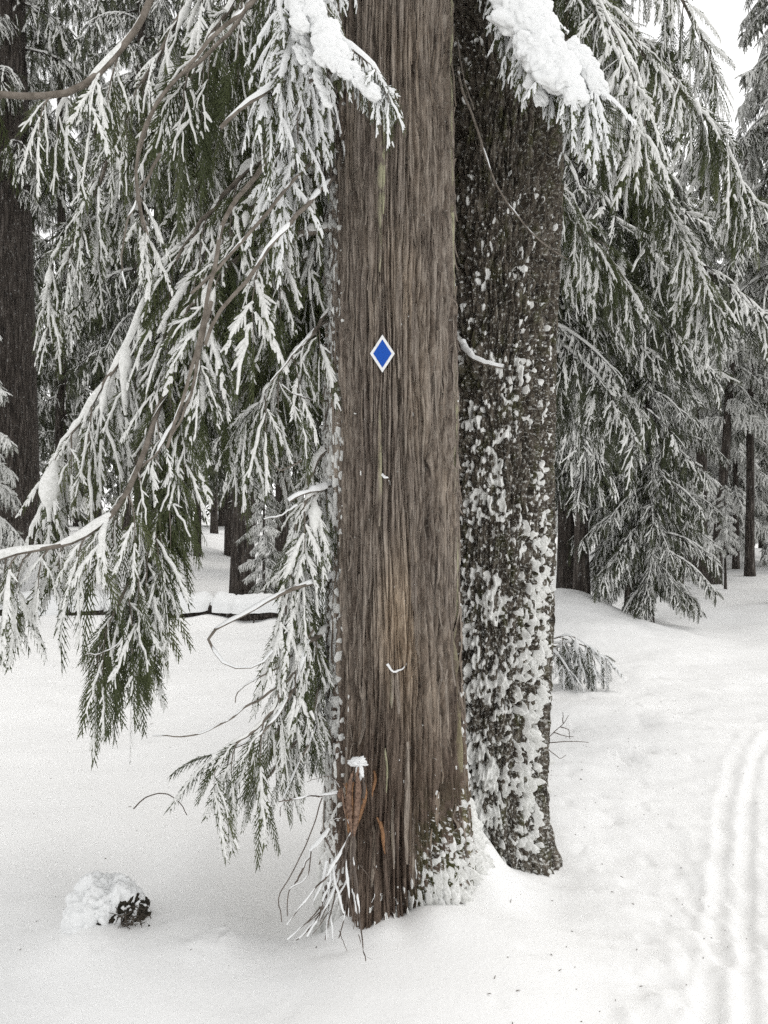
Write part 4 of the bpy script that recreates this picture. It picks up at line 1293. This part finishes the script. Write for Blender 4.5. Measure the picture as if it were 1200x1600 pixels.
lib('mid', 5, BANK_MID, dr=0.55, sp=0.060, tl=(0.30, 0.60), hang=0.75, fl=(0.20, 0.32), fs=0.085, snowy=0.55, ridge=1.05)
lib('dark', 4, BANK_FAR, dr=0.50, sp=0.085, tl=(0.45, 0.85), hang=1.0, fl=(0.26, 0.40), fs=0.11, snowy=0.42, ridge=0.8)
lib('frost', 4, BANK_FROST, leafm=LEAFR, dr=0.42, sp=0.085, tl=(0.45, 0.8), hang=0.9, fl=(0.26, 0.40), fs=0.10, snowy=1.25, ridge=1.3)


def conifer(name, label, px, Y, dia, h, h0, bl, kinds, step=0.2, seed=0, lean=0.0, group=None, cat='tree', azr=None, tipl=0.25, z=None):
    rg = np.random.default_rng(1000 + seed)
    x = (px - 600) / FPX * Y
    z0 = gz(x, Y) if z is None else z
    root = empty(name, (x, Y, z0))
    tag(root, label, cat, group)
    n = 26
    zz = np.linspace(-0.5, h, n)
    pts = np.stack([lean * zz + 0.03 * noise(zz / 2, seed + 0.5, 1.5), 0.03 * noise(zz / 2, seed + 0.5, 4.5), zz], 1)
    q = MB()
    rad = dia / 2 * (1 - 0.8 * np.clip(zz, 0, h) / h) * (1 + 0.25 * np.exp(-np.clip(zz, 0, 9) / 0.35))
    q.tube(pts, rad, 14)
    t = q.build('trunk', DARKBARK, root, offset=(0, 0, 0))
    zc, az = h0, rg.uniform(0, 6.28)
    while zc < h - 0.1:
        u = (zc - h0) / max(h - h0, 0.1)
        l = bl * ((1 - u) * (1 - tipl) + tipl) * min(1, 0.65 + 2.5 * u) * rg.uniform(0.75, 1.15)
        az += 2.4 + rg.normal(0, 0.35)
        a = az if azr is None else rg.uniform(*azr)
        k = kinds[int(rg.integers(len(kinds)))]
        me = LIB[k][int(rg.integers(len(LIB[k])))]
        b = link('bough', me, root)
        b.location = (lean * zc, 0, zc)
        sc = l / 2.0
        b.scale = (sc, sc * rg.choice([-1.0, 1.0]) * rg.uniform(0.9, 1.15), sc)
        b.rotation_euler = (rg.normal(0, 0.12), rg.normal(0.0, 0.13), a)
        zc += step * rg.uniform(0.6, 1.4) * max(0.35, 1 - 0.6 * u)
    return root


C = conifer
# left
C('old_fir_tree', 'massive dark trunk at the left edge with bare lower stem', 14, 20, 1.55, 24, 9.5, 3.2, ['dark', 'mid'], 0.28, 1, z=0.65)
C('young_fir_tree', 'snow-heaped young fir cut by the left edge before the massive trunk', -52, 13.5, 0.16, 7.0, 0.5, 1.3, ['frost'], 0.13, 2)
C('conifer_tree', 'slim dark trunk directly behind the low hanging cedar spray', 221, 16, 0.34, 18, 4.6, 2.4, ['dark', 'mid'], 0.2, 3)
C('conifer_tree', 'brown trunk touching the slim dark trunk on its right, behind the cedar spray', 250, 18, 0.42, 20, 5.4, 2.6, ['dark', 'mid'], 0.22, 4)
C('conifer_tree', 'stout dark trunk beyond the right half of the fallen log', 379, 15.8, 0.50, 19, 3.6, 2.4, ['dark', 'mid'], 0.19, 5)
C('conifer_tree', 'thin leaning trunk alone in the middle of the snowy glade', 308, 26, 0.24, 17, 3.4, 2.2, ['dark', 'mid'], 0.22, 6, lean=0.03)
C('conifer_tree', 'thin upright trunk just left of the stout trunk beyond the log', 358, 28, 0.36, 19, 3.2, 2.4, ['dark', 'mid'], 0.24, 7)
C('snowy_sapling', 'slender sapling draped in snow against the stout trunk', 412, 14.6, 0.07, 3.4, 0.25, 0.62, ['frost', 'mid'], 0.07, 8, cat='sapling')
C('evergreen_bush', 'dark round evergreen bush at the cedar trunk\'s left, behind the log', 432, 15.2, 0.06, 1.1, 0.02, 0.75, ['dark'], 0.035, 9, cat='bush')
for i, (px, Y, d, h, h0, bl, lab) in enumerate((
        (95, 24, 0.40, 21, 2.6, 2.6, 'conifer standing right of the massive trunk at the left edge'),
        (150, 31, 0.45, 23, 2.2, 2.8, 'distant conifer between the massive left trunk and the hanging spray'),
        (285, 34, 0.40, 22, 3.0, 2.8, 'far conifer at the back of the glade, left of the thin leaning trunk'),
        (335, 40, 0.40, 24, 2.8, 3.0, 'farthest conifer closing the glade behind the thin leaning trunk'),
        (440, 23, 0.42, 20, 2.2, 2.6, 'conifer behind the dark round bush'),
        (495, 29, 0.40, 22, 2.0, 2.8, 'distant conifer half hidden by the left edge of the cedar trunk'),
        (50, 38, 0.5, 25, 3.0, 3.2, 'far conifer showing behind the massive left trunk'),
        (198, 44, 0.5, 25, 2.4, 3.2, 'far conifer seen through the hanging spray'),
        (395, 50, 0.5, 27, 3.0, 3.4, 'far conifer directly over the stout trunk beyond the log'),
        (-40, 27, 0.5, 22, 2.0, 3.0, 'conifer just outside the left edge, its boughs reaching in'))):
    C('conifer_tree', lab, px, Y, d, h, h0, bl, ['dark', 'mid', 'dark'], 0.34, 20 + i, group='conifers round the glade')
# right
C('drooping_fir_tree', 'leaning brown-stemmed fir with long drooping boughs on the mound right of the mossy trunk', 908, 11.6, 0.22, 13, 1.9, 2.0, ['mid', 'mid', 'dark'], 0.13, 40, lean=-0.008)
C('drooping_fir_tree', 'dark fir stem at the mossy trunk\'s right edge behind the leaning one', 884, 13.2, 0.34, 15, 2.4, 2.3, ['dark', 'mid'], 0.17, 41)
C('young_fir_tree', 'young fir whose lowest boughs sweep down onto the snow on the right', 1014, 11.2, 0.13, 6.4, 0.42, 1.22, ['mid', 'dark'], 0.05, 42)
C('young_fir_tree', 'taller narrow fir just behind the one touching the snow', 985, 13.0, 0.18, 8.2, 0.9, 1.35, ['mid', 'dark'], 0.10, 43)
C('tall_fir_tree', 'tall fir with long snowy boughs spreading right above the mossy trunk', 800, 7.2, 0.30, 11, 3.3, 2.25, ['mid'], 0.085, 44, azr=(-1.25, 1.0))
C('conifer_tree', 'straight bare stem leftmost of the three slim trunks at right', 1096, 20, 0.34, 12.4, 4.4, 1.9, ['frost', 'mid'], 0.17, 45)
C('conifer_tree', 'slanting slim trunk in the middle of the three at right', 1117, 18.8, 0.27, 11.0, 4.0, 1.5, ['frost', 'mid'], 0.16, 46, lean=0.075)
C('conifer_tree', 'slim trunk rightmost of the three near the right edge', 1172, 21, 0.25, 12.2, 3.8, 1.9, ['frost', 'mid'], 0.18, 47)
C('frosted_fir_tree', 'white frosted fir leaning in from the upper right edge', 1222, 14.5, 0.34, 14, 5.2, 2.0, ['frost', 'mid'], 0.13, 48)
C('snowy_sapling', 'small snow-capped sapling among the slim trunks at right', 1133, 17.5, 0.06, 2.5, 0.9, 0.42, ['frost'], 0.05, 49, cat='sapling')
for i, (px, Y, d, h, h0, bl, kinds, lab) in enumerate((
        (1060, 16.5, 0.22, 8.2, 1.2, 1.4, ['frost', 'mid'], 'frosted fir behind the young fir that touches the snow'),
        (1065, 26, 0.4, 14.0, 1.2, 2.3, ['frost'], 'pale frosted conifer between the young firs and the three slim trunks'),
        (1140, 28, 0.4, 12.8, 1.0, 2.2, ['frost'], 'pale frosted conifer behind the three slim trunks'),
        (1195, 32, 0.4, 14.5, 1.0, 2.5, ['frost'], 'pale frosted conifer at the right edge behind the slim trunks'),
        (1100, 38, 0.4, 16.0, 1.0, 2.8, ['frost'], 'farthest pale conifer under the gap of sky'),
        (1010, 30, 0.4, 20, 1.8, 2.8, ['frost'], 'tall pale conifer behind the drooping firs'),
        (940, 24, 0.4, 20, 1.6, 2.8, ['frost', 'mid'], 'tall conifer behind the mound right of the mossy trunk'),
        (1250, 24, 0.4, 15, 1.6, 2.4, ['frost', 'mid'], 'frosted conifer just past the right edge'),
        (1078, 23, 0.2, 7.5, 0.8, 1.5, ['frost'], 'short frosted fir just behind the leftmost of the three slim trunks'),
        (1150, 23.5, 0.2, 8.5, 0.8, 1.6, ['frost'], 'frosted fir filling the gap between the slanting and the rightmost slim trunk'),
        (1205, 25, 0.2, 9.0, 0.8, 1.7, ['frost'], 'frosted fir cut by the right edge, right of the rightmost slim trunk'),
        (880, 34, 0.4, 22, 1.6, 2.8, ['dark', 'mid'], 'far conifer at the right edge of the mossy trunk'))):
    C('conifer_tree', lab, px, Y, d, h, h0, bl, kinds, 0.25, 60 + i, group='conifers along the right side')

for i, (px, Y, lab) in enumerate(((-210, 17, 'conifer well outside the left edge, nearest of those there'), (-330, 25, 'conifer well outside the left edge, second in depth'), (-520, 21, 'conifer farthest out beyond the left edge'), (-170, 33, 'distant conifer outside the left edge'),
                                  (1380, 17, 'conifer well outside the right edge, nearest of those there'), (1500, 26, 'conifer well outside the right edge, second in depth'), (1400, 35, 'distant conifer outside the right edge'))):
    C('conifer_tree', lab, px, Y, 0.42, 19, 2.0, 2.6, ['frost', 'mid', 'dark'], 0.36, 90 + i, group='conifers beside the view')

# the wood far behind: too many and too small to count
q = MB()
rgf = np.random.default_rng(55)
rows = []
for k in range(90):
    Y = rgf.uniform(52, 95)
    px = rgf.uniform(-250, 1450) if k < 60 else rgf.choice([rgf.uniform(-1300, -250), rgf.uniform(1450, 2500)])
    x = (px - 600) / FPX * Y
    hh = rgf.uniform(17, 25) if px < 960 else (0.30 * Y * rgf.uniform(0.7, 1.0))
    z0 = gz(x, Y)
    q.tube([[x, Y, z0 - 0.5], [x, Y, z0 + hh]], [0.25, 0.04], 6, 0)
    zc = 1.6
    while zc < hh:
        u = zc / hh
        az = rgf.uniform(0, 6.28)
        d = np.array([math.cos(az), math.sin(az), rgf.uniform(-0.35, 0.05)])
        rows.append((np.array([x, Y, z0 + zc]), nrm(d), UP, 4.2 * (1 - 0.8 * u) * rgf.uniform(0.7, 1.1), 0.6, int(rgf.integers(0, 4))))
        zc += 0.5
stamp_fronds(rgf, BANK_XFAR, q, q, rows, 1, 2)
far = q.build('far_wood', [DARKBARK, LEAFD, SNOWN])
tag(far, 'far snowy wood closing the view behind all the trees', 'wood', kind='stuff')
